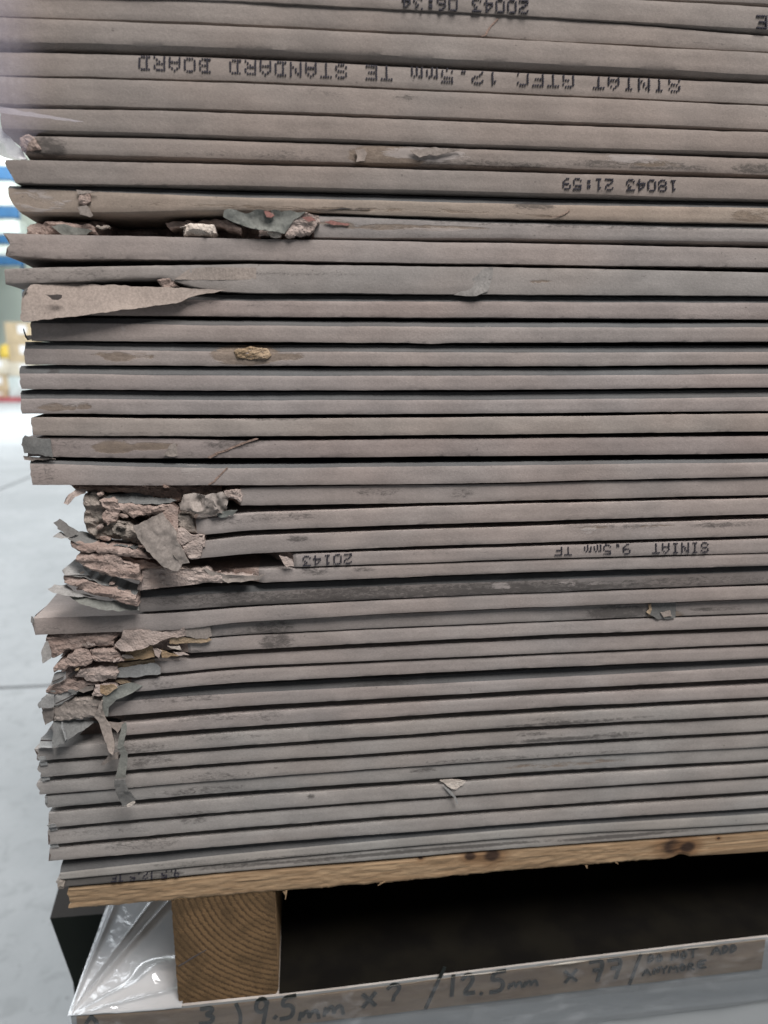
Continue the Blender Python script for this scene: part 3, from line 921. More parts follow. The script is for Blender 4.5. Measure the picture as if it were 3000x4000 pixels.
torn('b22', c10([(1150, 442), (1190, 440), (1240, 480), (1312, 482), (1182, 547), (1145, 522)]), 'gypslight', y=-2.5, rough=1.2, thick=1.5)
core('b22', c10([(1180, 545), (1260, 500), (1330, 480), (1330, 560), (1290, 635), (1230, 632), (1190, 590)]), 'gypslight', y=0.5, bulge=3, rough=1.5)
# plate of b22
torn('b22', c10([(440, 500, -6), (500, 460, 8), (560, 465, 10), (650, 495, 10), (800, 530, 8), (920, 550, 6), (960, 602, -4), (860, 567, -4), (780, 547, -4), (640, 562, -5), (520, 542, -6), (450, 512, -6)]), 'grey', rough=0.8, thick=0.8)
core('b22', c10([(455, 518), (560, 545), (760, 556), (900, 582), (1010, 645), (900, 628), (700, 602), (520, 587), (465, 562)]), 'gyps', y=-4, bulge=2.5, rough=1.8, thick=14)
torn('b22', c10([(345, 402, -6), (385, 375, -4), (430, 405, -2), (508, 460, 3), (442, 502, -5)]), 'dark', rough=0.6).data.materials[0] = M['grey']
torn('b22', c10([(345, 495, -7), (395, 460, -4), (440, 488, -3), (447, 502, -6)]), 'greylight', rough=0.5)
core('b23', c10([(525, 590), (640, 600), (760, 602), (790, 642), (900, 682), (918, 785), (850, 752), (760, 747), (700, 742), (560, 692), (490, 652)]), 'gyps', y=-3, bulge=3, rough=2.2)
core('b23', c10([(745, 560), (800, 612), (900, 642), (1000, 662), (1060, 692), (920, 702), (790, 652)]), 'gypsbrown', y=0, bulge=2.5, rough=1.8)
torn('b24', c10([(403, 710, -6), (490, 640, 12), (530, 682, 12), (680, 722, 10), (770, 762, 8), (900, 800, 6), (895, 842, -1), (882, 872, -4), (700, 812, -5), (560, 762, -6), (420, 742, -6)]), 'green', rough=0.8, thick=0.8).data.materials[0] = M['grey']
torn('b24', c10([(403, 710, -6.2), (490, 640, 11.8), (530, 682, 8), (580, 740, -4), (420, 742, -6.4)]), 'greylight', rough=0.6, thick=0.4)
core('b24', c10([(415, 745), (560, 765), (700, 815), (880, 872), (892, 942), (830, 927), (700, 882), (600, 862), (480, 812), (415, 792)]), 'gyps', y=-4, bulge=2.5, rough=2.2, thick=12)
torn('b25', c10([(308, 830, -10), (350, 800, -6), (430, 800, -4), (480, 850, -5), (620, 880, -5), (500, 882, -8), (400, 867, -10), (330, 847, -10)]), 'greylight', rough=0.7)
torn('b25', c10([(450, 880, -7), (540, 880, -5), (700, 905, -4), (890, 930, -2), (902, 972, -4), (780, 978, -6), (640, 962, -8), (520, 932, -8)]), 'green', rough=1.2)
core('b24', c10([(920, 692), (1050, 707), (1300, 702), (1340, 692), (1380, 742), (1640, 745), (1600, 778), (1400, 790), (1100, 797), (940, 832), (890, 832), (920, 772)]), 'gypslight', y=0.0, bulge=2.2, rough=1.4, thick=6)
torn('b24', C(0, 1800, [(1310, 690), (1400, 735), (1659, 745), (1720, 735), (1660, 775), (1480, 790), (1440, 770), (1380, 770)]), 'tornlight', y=-2.5, rough=0.8)
torn('b23', C(1000, 1800, [(150, 612), (200, 622), (235, 640), (248, 690), (222, 680), (195, 692), (175, 660)]), 'gypslight', y=-1.2, rough=0.7)
# --- corner of the intact board under the hollow: its wrapped face paper
torn('b26', c10([(203, 1008, -2), (215, 1012, -2), (222, 1040, -3), (212, 1055, -3), (200, 1045, -3)]), 'grey', rough=0.4, jag=0.3)

torn('b27', [(2532, 2362), (2545, 2354), (2640, 2350), (2638, 2412), (2612, 2418), (2565, 2417), (2530, 2398), (2541, 2380)], 'grey', y=0.5, rough=0.5, curl=0.3)
torn('b27', [(2580, 2392), (2618, 2384), (2625, 2408), (2592, 2412)], 'tornlight', y=0.1, rough=0.3, curl=0.2)
torn('b27', [(2525, 2390), (2536, 2378), (2533, 2360), (2544, 2356), (2546, 2380), (2538, 2402)], 'tan', y=0.0, rough=0.3, curl=0.3)
# --- lower crumbled ends (b27 - b33)
c13 = lambda p: C(0, 2400, p)
core('b27', c13([(305, 135), (500, 122), (720, 112), (790, 112), (740, 165), (735, 207), (560, 217), (450, 227), (340, 282), (330, 230), (305, 200)]), 'gyps', y=3, bulge=4, rough=2.4)
torn('b27', c13([(275, 318, -4), (272, 225, -3), (305, 172, -1), (332, 235, -1), (330, 285, -2)]), 'greylight', rough=1.2)
torn('b27', c13([(800, 106), (975, 96), (1050, 122), (1190, 86), (1205, 142), (1090, 157), (960, 207), (850, 232), (780, 237), (740, 202), (800, 142)]), 'gypslight', y=-2.5, rough=1.6, thick=1.6)
core('b28', c13([(500, 226), (560, 224), (602, 292), (592, 318), (450, 342), (350, 378), (350, 345), (430, 282)]), 'gyps', y=0, bulge=3, rough=2)
core('b28', c13([(580, 232), (740, 222), (802, 272), (802, 302), (640, 312), (602, 292)]), 'gyps', y=0, bulge=3.5, rough=2.5)
torn('b28', c13([(820, 237), (990, 202), (1002, 277), (790, 302)]), 'tan', y=-1.5, rough=0.5)
torn('b28', c13([(1040, 227), (1110, 252), (1172, 267), (1050, 277)]), 'tan', y=-1.2, rough=0.4)
torn('b28', c13([(990, 217), (1050, 237), (1032, 277), (1005, 262)]), 'gypslight', y=-2.5, rough=0.8, thick=1)
torn('b28', c13([(1085, 207), (1165, 205), (1177, 232), (1110, 222)]), 'white', y=-1.8, rough=0.5)
torn('b28', c13([(1120, 245), (1190, 248), (1225, 262), (1150, 264)]), 'gypslight', y=-1.5, rough=0.5)
torn('b27', c13([(1100, 152), (1350, 152), (1372, 165), (1340, 180), (1100, 192)]), 'tan', y=-0.6, rough=0.3)
torn('b27', c13([(1190, 90), (1360, 78), (1372, 140), (1340, 160), (1210, 142)]), 'torn', y=-1.0, rough=0.3)
torn('b29', c13([(765, 347), (1005, 315), (1040, 345), (1042, 386), (920, 402), (750, 417)]), 'greylight', y=-0.8, rough=0.3)['label'] = 'bluish grey paper patch'
torn('b29', c13([(740, 322), (1000, 292), (1002, 312), (760, 347)]), 'tan', y=0.2, rough=0.4)
core('b29', c13([(520, 352), (760, 337), (772, 372), (745, 422), (640, 432), (560, 432), (480, 397)]), 'gypslight', y=0, bulge=3, rough=2.2)
torn('b29', c13([(350, 382), (425, 370), (427, 415), (325, 467), (332, 440)]), 'greylight', y=-2, rough=0.8)
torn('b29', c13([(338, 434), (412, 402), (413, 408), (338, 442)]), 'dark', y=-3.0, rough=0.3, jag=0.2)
core('b30', c13([(310, 482), (430, 422), (560, 432), (640, 442), (560, 472), (400, 517), (300, 512)]), 'gyps', y=1, bulge=3, rough=2.2)
core('b30', c13([(615, 455), (740, 452), (762, 472), (690, 522), (600, 537)]), 'gypslight', y=-1, bulge=3, rough=1.4)
torn('b30', c13([(650, 460), (740, 452), (762, 472), (690, 520), (650, 510)]), 'tan', y=-3.6, rough=0.8)
torn('b30', c13([(740, 432), (800, 425), (856, 442), (780, 450)]), 'tan', y=-0.8, rough=0.4)
torn('b30', c13([(440, 395), (500, 350), (515, 360), (480, 390), (455, 412)]), 'dark', y=-1, rough=0.8)
torn('b30', c13([(500, 500), (560, 468), (610, 460), (600, 490), (540, 510)]), 'dark', y=-1, rough=1.2).data.materials[0] = M['torn']
torn('b31', c13([(360, 522), (520, 492), (480, 527), (400, 582), (350, 592)]), 'greylight', y=-3, rough=1.2)
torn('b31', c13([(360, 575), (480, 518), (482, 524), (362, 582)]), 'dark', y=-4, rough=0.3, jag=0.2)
torn('b31', c13([(247, 580), (300, 515), (352, 517), (352, 597), (262, 603)]), 'greylight', y=-4, rough=1.4, jag=1.1)
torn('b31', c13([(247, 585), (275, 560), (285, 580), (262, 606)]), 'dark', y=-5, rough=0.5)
torn('b31', c13([(285, 607), (350, 605), (352, 645), (340, 690), (290, 720), (292, 660), (275, 630)]), 'torn', y=-2, rough=1.2)
core('b31', c13([(340, 610), (480, 545), (640, 548), (655, 572), (620, 662), (400, 690), (352, 690)]), 'gyps', y=-0.5, bulge=2, rough=0.7, thick=4).data.materials[0] = M['tornlight']
torn('b32', c13([(345, 690, -2), (480, 680, 0), (600, 690, 0), (612, 700, -1), (470, 792, -6), (410, 838, -7), (335, 862, -8), (345, 770, -5)]), 'grey', rough=1.0)
torn('b32', c13([(395, 700), (405, 700), (440, 800), (425, 815)]), 'greylight', y=-7, rough=0.5)
torn('b33', c13([(245, 862, -3), (265, 800, 4), (330, 735, 16), (345, 762, 14), (336, 862, -4)]), 'greylight', rough=0.4)
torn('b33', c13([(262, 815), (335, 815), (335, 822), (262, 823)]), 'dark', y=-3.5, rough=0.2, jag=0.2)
torn('b32', c13([(680, 700), (805, 705), (760, 772), (735, 735)]), 'tornlight', y=-2, rough=0.8)
torn('b30', c13([(610, 665), (660, 555), (668, 560), (650, 650), (680, 662), (712, 712), (747, 872), (735, 902), (712, 887), (660, 762), (640, 700)]), 'tornlight', y=-4.5, rough=1.0, thick=0.8)['label'] = 'dangling pinkish paper shred'
torn('b32', c13([(660, 972), (705, 910), (775, 888), (765, 930), (730, 935), (690, 965), (672, 978)]), 'torn', y=-4, rough=1.5)
torn('b32', c13([(505, 795), (520, 775), (590, 710), (660, 700), (665, 790), (600, 800)]), 'gypsbrown', y=14, rough=1.5)
strip = [
    [(663, 542, -3), (690, 500, -3), (760, 462, -2), (850, 440, -1), (925, 462, -1), (860, 507, -2), (760, 547, -3), (705, 602, -3), (702, 660, -3), (665, 657, -3)],
    [(790, 715), (815, 700), (822, 740), (800, 852), (775, 872), (760, 862)],
    [(760, 862), (800, 852), (825, 905), (785, 910)],
    [(783, 903), (827, 905), (812, 1062), (745, 1067)],
]
for s in strip:
    torn('b30', c13(s), 'green', y=-3.5, rough=0.6, jag=0.3)
torn('b30', c13([(745, 1065), (815, 1060), (832, 1135), (885, 1190), (840, 1235), (790, 1245), (752, 1145)]), 'grey', y=-4.0, rough=1.4, jag=0.5)
torn('b30', c13([(825, 1230), (870, 1205), (878, 1215), (850, 1240), (832, 1242)]), 'white', y=-4.8, rough=0.4)
# small ragged whitish lips at cut ends
for (k_, px_, py_) in (('b33', 152, 2965), ('b34', 158, 2985), ('b35', 165, 3045), ('b38', 195, 3240), ('b39', 200, 3308), ('b37', 190, 3228)):
    torn(k_, [(px_ - 6, py_ - 6), (px_ + 26, py_ - 10), (px_ + 30, py_ + 2), (px_ + 2, py_ + 6)], 'greylight', y=-0.8, rough=0.5)
torn('b36', [(174, 3112), (184, 3110), (186, 3135), (176, 3140)], 'greylight', y=-0.8, rough=0.4)
# scraps resting on edges
s_ = shard('paper_scrap', [(1717, 3048), (1760, 3044), (1819, 3050), (1808, 3068), (1780, 3084), (1764, 3081)], M['white'], None, thick=0.4, rough=0.6, jag=0.3, y=-1.2, res=1.5, y_add=lean_of('b37'))
tag(s_, 'small white paper chip stuck to the edge of a lower board', 'paper scrap')
th = shard('film_shred', [(1728, 3066), (1762, 3090), (1780, 3112), (1790, 3140), (1784, 3141), (1772, 3115), (1752, 3096)], M['greylight'], None, thick=0.3, rough=0.3, jag=0.2, y=-1.4, res=1.5, y_add=lean_of('b37'))
tag(th, 'thin grey shred hanging below the white paper chip', 'shred')
core('b41', C(0, 3000, [(372, 745), (395, 730), (418, 745), (412, 780), (380, 785)]), 'gypsgrey', y=-1, bulge=2, rough=1.5, thick=5)

# crumbs and frayed scraps caught in the broken places
rnd = random.Random(21)
for (k_, bx, n_, mats_) in (('b21', (330, 1940, 700, 2110), 12, ('gyps', 'gypsgrey', 'gypslight')), ('b23', (320, 2190, 560, 2290), 7, ('gyps', 'gypslight', 'tornlight')),
                            ('b22', (600, 2130, 760, 2200), 4, ('gypslight', 'gyps')), ('b24', (560, 2225, 980, 2280), 8, ('gypslight', 'gyps')), ('b25', (270, 2290, 520, 2370), 6, ('gyps', 'torn')),
                            ('b27', (200, 2480, 640, 2530), 9, ('gyps', 'gypslight', 'tornlight')), ('b28', (240, 2540, 560, 2600), 8, ('gyps', 'torn', 'gypslight')),
                            ('b29', (230, 2610, 470, 2660), 7, ('gyps', 'tan', 'grey')), ('b30', (200, 2670, 400, 2710), 6, ('gyps', 'torn', 'grey')), ('b9', (240, 875, 860, 920), 8, ('gyps', 'gypslight', 'gypsgrey')),
                            ('b20', (300, 1895, 860, 1935), 8, ('gypsbrown', 'gyps'))):
    for q in range((n_ + 1) // 2):
        cx, cy = rnd.uniform(bx[0], bx[2]), rnd.uniform(bx[1], bx[3])
        r_ = rnd.uniform(4, 10)
        el = rnd.uniform(1.3, 3.0)
        rot = rnd.uniform(-0.4, 0.4)
        poly = []
        for a in range(7):
            an = a * 2 * math.pi / 7 + rnd.uniform(-.3, .3)
            dx, dy = math.cos(an) * r_ * el, math.sin(an) * r_ * rnd.uniform(0.6, 1)
            poly.append((cx + dx * math.cos(rot) - dy * math.sin(rot), cy + dx * math.sin(rot) + dy * math.cos(rot)))
        m_ = rnd.choice(mats_)
        if m_ in ('torn', 'grey', 'tornlight'):
            torn(k_, poly, m_, y=rnd.uniform(-4, 0), rough=1.2)
        else:
            core(k_, poly, m_, y=rnd.uniform(-3, 2), bulge=1.4, rough=0.9, thick=3)

# ------------------------------------------------------------------ dot matrix stamps (upside down on the edges)
FONT = {
    'S': ['01110', '10001', '10000', '01110', '00001', '10001', '01110'], 'I': ['01110', '00100', '00100', '00100', '00100', '00100', '01110'],
    'N': ['10001', '11001', '10101', '10101', '10011', '10001', '10001'], 'A': ['00100', '01010', '10001', '10001', '11111', '10001', '10001'],
    'T': ['11111', '00100', '00100', '00100', '00100', '00100', '00100'], 'G': ['01110', '10001', '10000', '10111', '10001', '10001', '01110'],
    'E': ['11111', '10000', '10000', '11110', '10000', '10000', '11111'], 'C': ['01110', '10001', '10000', '10000', '10000', '10001', '01110'],
    '1': ['00100', '01100', '00100', '00100', '00100', '00100', '01110'], '2': ['01110', '10001', '00001', '00110', '01000', '10000', '11111'],
    '.': ['00000', '00000', '00000', '00000', '00000', '01100', '01100'], '5': ['11111', '10000', '11110', '00001', '00001', '10001', '01110'],
    'm': ['00000', '00000', '11010', '10101', '10101', '10101', '10101'], 'D': ['11110', '01001', '01001', '01001', '01001', '01001', '11110'],
    'R': ['11110', '10001', '10001', '11110', '10100', '10010', '10001'], 'B': ['11110', '01001', '01001', '01110', '01001', '01001', '11110'],
    'O': ['01110', '10001', '10001', '10001', '10001', '10001', '01110'], '0': ['01110', '10001', '10001', '10001', '10001', '10001', '01110'],
    '4': ['00010', '00110', '01010', '10010', '11111', '00010', '00010'], '3': ['11111', '00010', '00100', '00010', '00001', '10001', '01110'],
    '6': ['00110', '01000', '10000', '11110', '10001', '10001', '01110'], ':': ['00000', '01100', '01100', '00000', '01100', '01100', '00000'],
    '8': ['01110', '10001', '10001', '01110', '10001', '10001', '01110'], '9': ['01110', '10001', '10001', '01111', '00001', '00010', '01100'], ' ': ['00000'] * 7,
}


def stamp(key, text, right, left, yr, yl, dot=4.6, keep=1.0, sx=1.35):
    """right/left: x of first and last column; yr, yl: (top row, bottom row) y in the photograph at both ends"""
    b = OB[key]
    verts, faces = [], []
    y = b['yo'] - 0.0006
    n = len(text)
    adv = (right - left) / n
    for i, ch in enumerate(text):
        g = FONT[ch]
        for r in range(7):
            for c in range(5):
                if g[r][c] == '1' and random.random() < keep:
                    u = (i + (c + 0.5) / 6.2) / n
                    px_ = right - (right - left) * u
                    f = 1 - r / 6.0          # rotated by half a turn: top row at the bottom
                    top = yr[0] + (yl[0] - yr[0]) * u
                    bot = yr[1] + (yl[1] - yr[1]) * u
                    py_ = top + (bot - top) * f
                    q = P(px_ + random.uniform(-.6, .6), py_ + random.uniform(-.6, .6), y)
                    zt_ = float(zt_at(b, [q.x])[0])
                    zb_ = float(zb_at(b, [q.x])[0])
                    if q.z > zt_ - 0.0002 or q.z < zb_ + 0.0002:
                        continue
                    rad = dot / 7.2 * 0.001 * random.uniform(0.85, 1.12)
                    k0 = len(verts)
                    for a in range(8):
                        an = a * math.pi / 4
                        verts.append((q.x + math.cos(an) * rad * sx, y, q.z + math.sin(an) * rad))
                    for a in range(8):
                        an = a * math.pi / 4
                        verts.append((q.x + math.cos(an) * rad * sx, y + 0.0009, q.z + math.sin(an) * rad))
                    faces.append(tuple(k0 + a for a in range(8)))
                    for a in range(8):
                        a2 = (a + 1) % 8
                        faces.append((k0 + a, k0 + 8 + a, k0 + 8 + a2, k0 + a2))
    o = mkobj('printed_text', verts, faces, M['ink'], parent=b['obj'])
    return o


stamp('b3', 'SINIAT GTEC 12.5mm TE STANDARD BOARD', 2660, 528, (305, 355), (219, 268), 3.1, 1.0, 1.15)
stamp('b7', '18043 21:59', 2648, 2190, (705, 745), (696, 736), 2.8, 1.0, 1.2)
stamp('t0', '20043 06:34', 2066, 1560, (2, 49), (-18, 30), 2.9, 1.0, 1.2)
stamp('t0', 'E', 3000, 2945, (62, 108), (60, 106), 3.2, 1.0)
stamp('b23', '20143', 1376, 1174, (2164, 2199), (2175, 2210), 2.5, 1.0, 1.25)
stamp('b23', 'SINIAT  9.5mm TE', 2770, 2160, (2120, 2156), (2134, 2168), 2.5, 1.0, 1.2)
stamp('b41', '9.5 12.5 TE', 700, 430, (3396, 3424), (3420, 3446), 3.0, 0.7)

# ------------------------------------------------------------------ pallet under the stack
YS = YP
zdt = P(1000, 3405, 0.0).z
zdb = P(1000, 3491, 0.0).z
knl = [(P(1838, 3350, 0.0), 0.0042), (P(1925, 3346, 0.0), 0.0060), (P(2635, 3310, 0.0), 0.0085), (P(2690, 3312, 0.0), 0.006), (P(2810, 3278, 0), 0.0014), (P(1645, 3358, 0), 0.0016)]
M['deck'] = wood_mat('pallet_wood', (0.335, 0.235, 0.143), (0.25, 0.165, 0.095), knots=[(tuple(a), b_) for a, b_ in knl])
pallet = empty('pallet', (P(300, 3500, 0).x, 0, P(690, 3905, 0.004).z), 'softwood pallet carrying the stack, with knots in its front plank', 'pallet')
# front plank, edges read from the photograph
dpts = [(268, 3469, 3552), (600, 3443, 3524), (1000, 3404, 3489), (1500, 3367, 3450), (2000, 3321, 3402), (2600, 3280, 3356), (3000, 3249, 3328)]
dX = [P(a, (t + b_) / 2, 0.001).x for a, t, b_ in dpts]
dT = [P(a, t, 0.001).z for a, t, b_ in dpts]
dB = [P(a, b_, 0.001).z for a, t, b_ in dpts]
xs = []
x = P(270, 3500, 0.001).x
while x < XFAR:
    xs.append(x)
    x += 0.0016 if x < 0.27 else 0.04
verts, faces = [], []
NR = 12
for j, x in enumerate(xs):
    t = float(pchip(dX, dT, [x])[0])
    b_ = float(pchip(dX, dB, [x])[0])
    fr_ = noise.noise(Vector((x * 130, 0, 5))) * 0.0005 + max(0, noise.noise(Vector((x * 420, 2, 5)))) * 0.0007
    b_ -= fr_
    kx = P(2640, 3350, 0).x
    b_ += 0.0028 * math.exp(-((x - kx - 0.004) / 0.006) ** 2)
    for r in range(NR):
        f = r / (NR - 1)
        e = min(f, 1 - f)
        yy = 0.001 + 0.0008 * max(0, 1 - e / 0.1) + fb((x * 0.25, f * 0.02, 1.0), 260, 3) * 0.0006
        xx = x + (fb((0, f, 3), 5, 3) * 0.003 if j == 0 else 0)
        verts.append((xx, yy, b_ + (t - b_) * f))
    verts.append((x, 0.098, t))
    verts.append((x, 0.098, b_))
ns = NR + 2
for j in range(len(xs) - 1):
    for r in range(ns):
        a = j * ns + r
        a2 = j * ns + (r + 1) % ns
        faces.append((a, a + ns, a2 + ns, a2))
faces.append(tuple(range(ns)))
faces.append(tuple((len(xs) - 1) * ns + r for r in range(ns - 1, -1, -1)))
mkobj('deck_board', verts, faces, M['deck'], parent=pallet, smooth=False)
for yy in (0.19, 0.38, 0.57, 0.76):
    box('deck_board', xs[0] + 0.004, XFAR, yy, yy + 0.098, zdb + 0.001, zdt - 0.001, M['deck'], pallet, 0.001)
# splinters
spl = []
for (a, b_, c_, d_) in ((1118, 3482, 1114, 3515), (1108, 3485, 1118, 3500), (2408, 3372, 2416, 3376), (2290, 3383, 2293, 3392), (1490, 3450, 1476, 3460), (1500, 3448, 1485, 3455)):
    spl.append(shard('splinter', [(a - 3, b_ - 2), (a + 4, b_ - 2), ((a + c_) / 2 + 3, (b_ + d_) / 2), (c_ + 1, d_), (c_ - 1, d_), ((a + c_) / 2 - 2, (b_ + d_) / 2)], M['deck'], pallet, thick=0.4, rough=0.3, jag=0.2, y=0.5, res=1.2))

# bearer with end grain
rc = P(1175, 3400, 0.002)
k = N('end_grain')
g = k.n('ShaderNodeNewGeometry')
mp = k.n('ShaderNodeMapping')
mp.inputs['Location'].default_value = (-rc.x, 0, -rc.z)
mp.inputs['Scale'].default_value = (1, 0.02, 1)
k.l(g.outputs['Position'], mp.inputs['Vector'])
wv = k.n('ShaderNodeTexWave', wave_type='RINGS', rings_direction='Y', wave_profile='SAW')
wv.inputs['Scale'].default_value = 78.0
wv.inputs['Distortion'].default_value = 2.4
wv.inputs['Detail'].default_value = 3.0
wv.inputs['Detail Scale'].default_value = 9.0
k.l(mp.outputs[0], wv.inputs['Vector'])
ringm = k.ramp(wv.outputs['Fac'], 0.45, 0.97)
c = k.mix(ringm, (0.160, 0.100, 0.050), (0.055, 0.034, 0.018))
n1 = k.noise(k.pos((1, 1, 1)), 38, 5, 0.65)
c = k.mix(k.ramp(n1, 0.40, 0.66, 0, 0.8), c, (0.066, 0.043, 0.022))
n2 = k.noise(k.pos((1, 1, 1)), 900, 3, 0.7)
c = k.mix(k.ramp(n2, 0.55, 0.75, 0, 0.5), c, (0.05, 0.03, 0.015))
k.bump(k.math('ADD', wv.outputs['Fac'], n2), 0.55, 0.001)
M['endgrain'] = k.done(c, 0.8, 0.2)
M['bearer'] = wood_mat('bearer_wood', (0.27, 0.18, 0.095), (0.20, 0.12, 0.06), (12, 1.0, 12))


def bearer(xa, xb, za, zb_):
    yf = 0.002
    outline = []
    r = 0.006
    for (cx, cz, a0) in ((xa + r, zb_ + r, 180), (xb - r, zb_ + r, 270)):
        for q in range(6):
            an = math.radians(a0 + q * 18)
            outline.append((cx + r * math.cos(an), cz + r * math.sin(an)))
    outline += [(xb, za), (xa, za)]
    pts = []
    for a in range(len(outline)):
        A, Bq = outline[a], outline[(a + 1) % len(outline)]
        L = math.hypot(A[0] - Bq[0], A[1] - Bq[1])
        m = max(1, int(L / 0.0018))
        for q in range(m):
            t = q / m
            xx, zz = A[0] + (Bq[0] - A[0]) * t, A[1] + (Bq[1] - A[1]) * t
            pts.append((xx + fb((xx, zz, 2), 300, 3) * 0.0005, zz))
    n = len(pts)
    verts = [(p[0], yf, p[1]) for p in pts] + [(p[0], yf + 0.88, p[1]) for p in pts]
    faces = [tuple(range(n)), tuple(range(2 * n - 1, n - 1, -1))]
    mi = [0, 0]
    for q in range(n):
        q2 = (q + 1) % n
        faces.append((q2, q, n + q, n + q2))
        mi.append(1)
    return mkobj('bearer', verts, faces, [M['endgrain'], M['bearer']], mi, parent=pallet)


bl = P(683, 3720, 0.002)
br = P(1082, 3700, 0.002)
zbt = P(690, 3528, 0.002).z + 0.0010
zbb = P(900, 3908, 0.002).z
zpl = P(1085, 3889, 0.002).z
zbb = zpl + 0.0003
bearer(bl.x, br.x, float(pchip(dX, dB, [br.x])[0]) - 0.0004, zbb)
bearer(0.72, 0.72 + br.x - bl.x, zdb - 0.0004, zbb)
crackp = C(0, 3000, [(1155, 1283), (1230, 1235), (1340, 1175), (1335, 1182), (1235, 1243), (1160, 1290)])
shard('crack', crackp, M['dark'], pallet, thick=0.4, rough=0.05, jag=0.3, y=1.7, res=1.5)

# ------------------------------------------------------------------ lower wrapped pack
ZF = -1.36
zlt = zpl
xl0 = P(276, 3960, 0.0).x
k = N('pack_board')
c = k.mix(k.ramp(k.noise(k.pos(), 40, 4), 0.35, 0.65), (0.34, 0.31, 0.285), (0.42, 0.395, 0.37))
M['packtop'] = k.done(c, 0.85)
k = N('pack_side')
wv = k.n('ShaderNodeTexWave', wave_type='BANDS', bands_direction='Z')
wv.inputs['Scale'].default_value = 13.0
k.l(k.pos(), wv.inputs['Vector'])
c = k.mix(k.ramp(wv.outputs['Fac'], 0.02, 0.16), (0.27, 0.285, 0.29), (0.32, 0.34, 0.35))
M['packside'] = k.done(c, 0.85)

pack = empty('wrapped_board_pack', (xl0, 0.0, ZF), 'film wrapped pack of boards under the pallet, with handwriting on brown tape', 'board pack')
pkx = [P(a, b_, 0.0).x for a, b_ in ((276, 3960), (690, 3920), (1085, 3889), (2000, 3775), (2960, 3660))]
pkz = [P(a, b_, 0.0).z for a, b_ in ((276, 3960), (690, 3920), (1085, 3889), (2000, 3775), (2960, 3660))]
pkz[1] = pkz[2] - 0.0004


def ztop(x):
    return float(pchip(pkx, pkz, [x])[0])


vs_, fs_, mi_ = [], [], []
xs_ = list(np.linspace(xl0, 0.26, 90)) + list(np.linspace(0.3, XFAR, 8))
for x in xs_:
    zz = ztop(x) - 0.0004
    vs_ += [(x, 0.0, ZF + 0.1), (x, 0.0, zz), (x, DEPTH, zz), (x, DEPTH, ZF + 0.1)]
for j in range(len(xs_) - 1):
    for r in range(4):
        a, a2 = j * 4 + r, j * 4 + (r + 1) % 4
        fs_.append((a, a + 4, a2 + 4, a2))
        mi_.append(1 if r == 1 else 0)
fs_ += [(0, 1, 2, 3), tuple(len(vs_) - 4 + q for q in (3, 2, 1, 0))]
mi_ += [0, 0]
mkobj('board_block', vs_, fs_, [M['packside'], M['packtop']], mi_, parent=pack)
# near-black layer on the pack, painting the shade in the slot between the bearers
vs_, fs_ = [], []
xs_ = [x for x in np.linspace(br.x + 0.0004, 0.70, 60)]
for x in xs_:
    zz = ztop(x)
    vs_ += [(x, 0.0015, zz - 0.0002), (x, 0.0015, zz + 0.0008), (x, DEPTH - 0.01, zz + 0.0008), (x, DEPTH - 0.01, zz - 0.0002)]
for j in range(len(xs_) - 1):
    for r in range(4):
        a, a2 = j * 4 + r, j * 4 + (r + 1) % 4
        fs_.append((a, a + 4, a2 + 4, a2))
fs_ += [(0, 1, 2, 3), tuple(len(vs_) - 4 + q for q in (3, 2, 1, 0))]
k = N('slot_shade_black')
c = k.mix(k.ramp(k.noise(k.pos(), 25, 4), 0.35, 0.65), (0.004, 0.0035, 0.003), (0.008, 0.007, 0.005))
M['slotshade'] = k.done(c, 0.9, 0.1)
mkobj('slot_shade', vs_, fs_, M['slotshade'], parent=pack)
for xx in (xl0 + 0.06, 0.35, XFAR - 0.16):
    box('bearer', xx, xx + 0.1, 0.0, DEPTH, ZF, ZF + 0.0995, M['bearer'], pack)
# film material
k = N('stretch_film')
tr = k.n('ShaderNodeBsdfTransparent')
tr.inputs[0].default_value = (0.96, 0.97, 0.98, 1)
gl = k.n('ShaderNodeBsdfGlossy')
gl.inputs['Roughness'].default_value = 0.09
gl.inputs['Color'].default_value = (0.95, 0.97, 1.0, 1)
df = k.n('ShaderNodeBsdfDiffuse')
df.inputs[0].default_value = (0.72, 0.75, 0.78, 1)
fr = k.n('ShaderNodeFresnel')
fr.inputs['IOR'].default_value = 1.75
lw = k.ramp(fr.outputs[0], 0.0, 1.0, 0.05, 0.9)
m1 = k.n('ShaderNodeMixShader')
m1.inputs[0].default_value = 0.36
k.l(tr.outputs[0], m1.inputs[1])
k.l(df.outputs[0], m1.inputs[2])
m2 = k.n('ShaderNodeMixShader')
k.l(lw, m2.inputs[0])
k.l(m1.outputs[0], m2.inputs[1])
k.l(gl.outputs[0], m2.inputs[2])
k.l(m2.outputs[0], k.out.inputs[0])
bp = k.n('ShaderNodeBump')
bp.inputs['Strength'].default_value = 0.22
bp.inputs['Distance'].default_value = 0.0012
k.l(k.noise(k.pos((1, 1, 1)), 90, 3, 0.5, 1.5), bp.inputs['Height'])
k.l(bp.outputs[0], gl.inputs['Normal'])
k.l(bp.outputs[0], fr.inputs['Normal'])
M['film'] = k.m

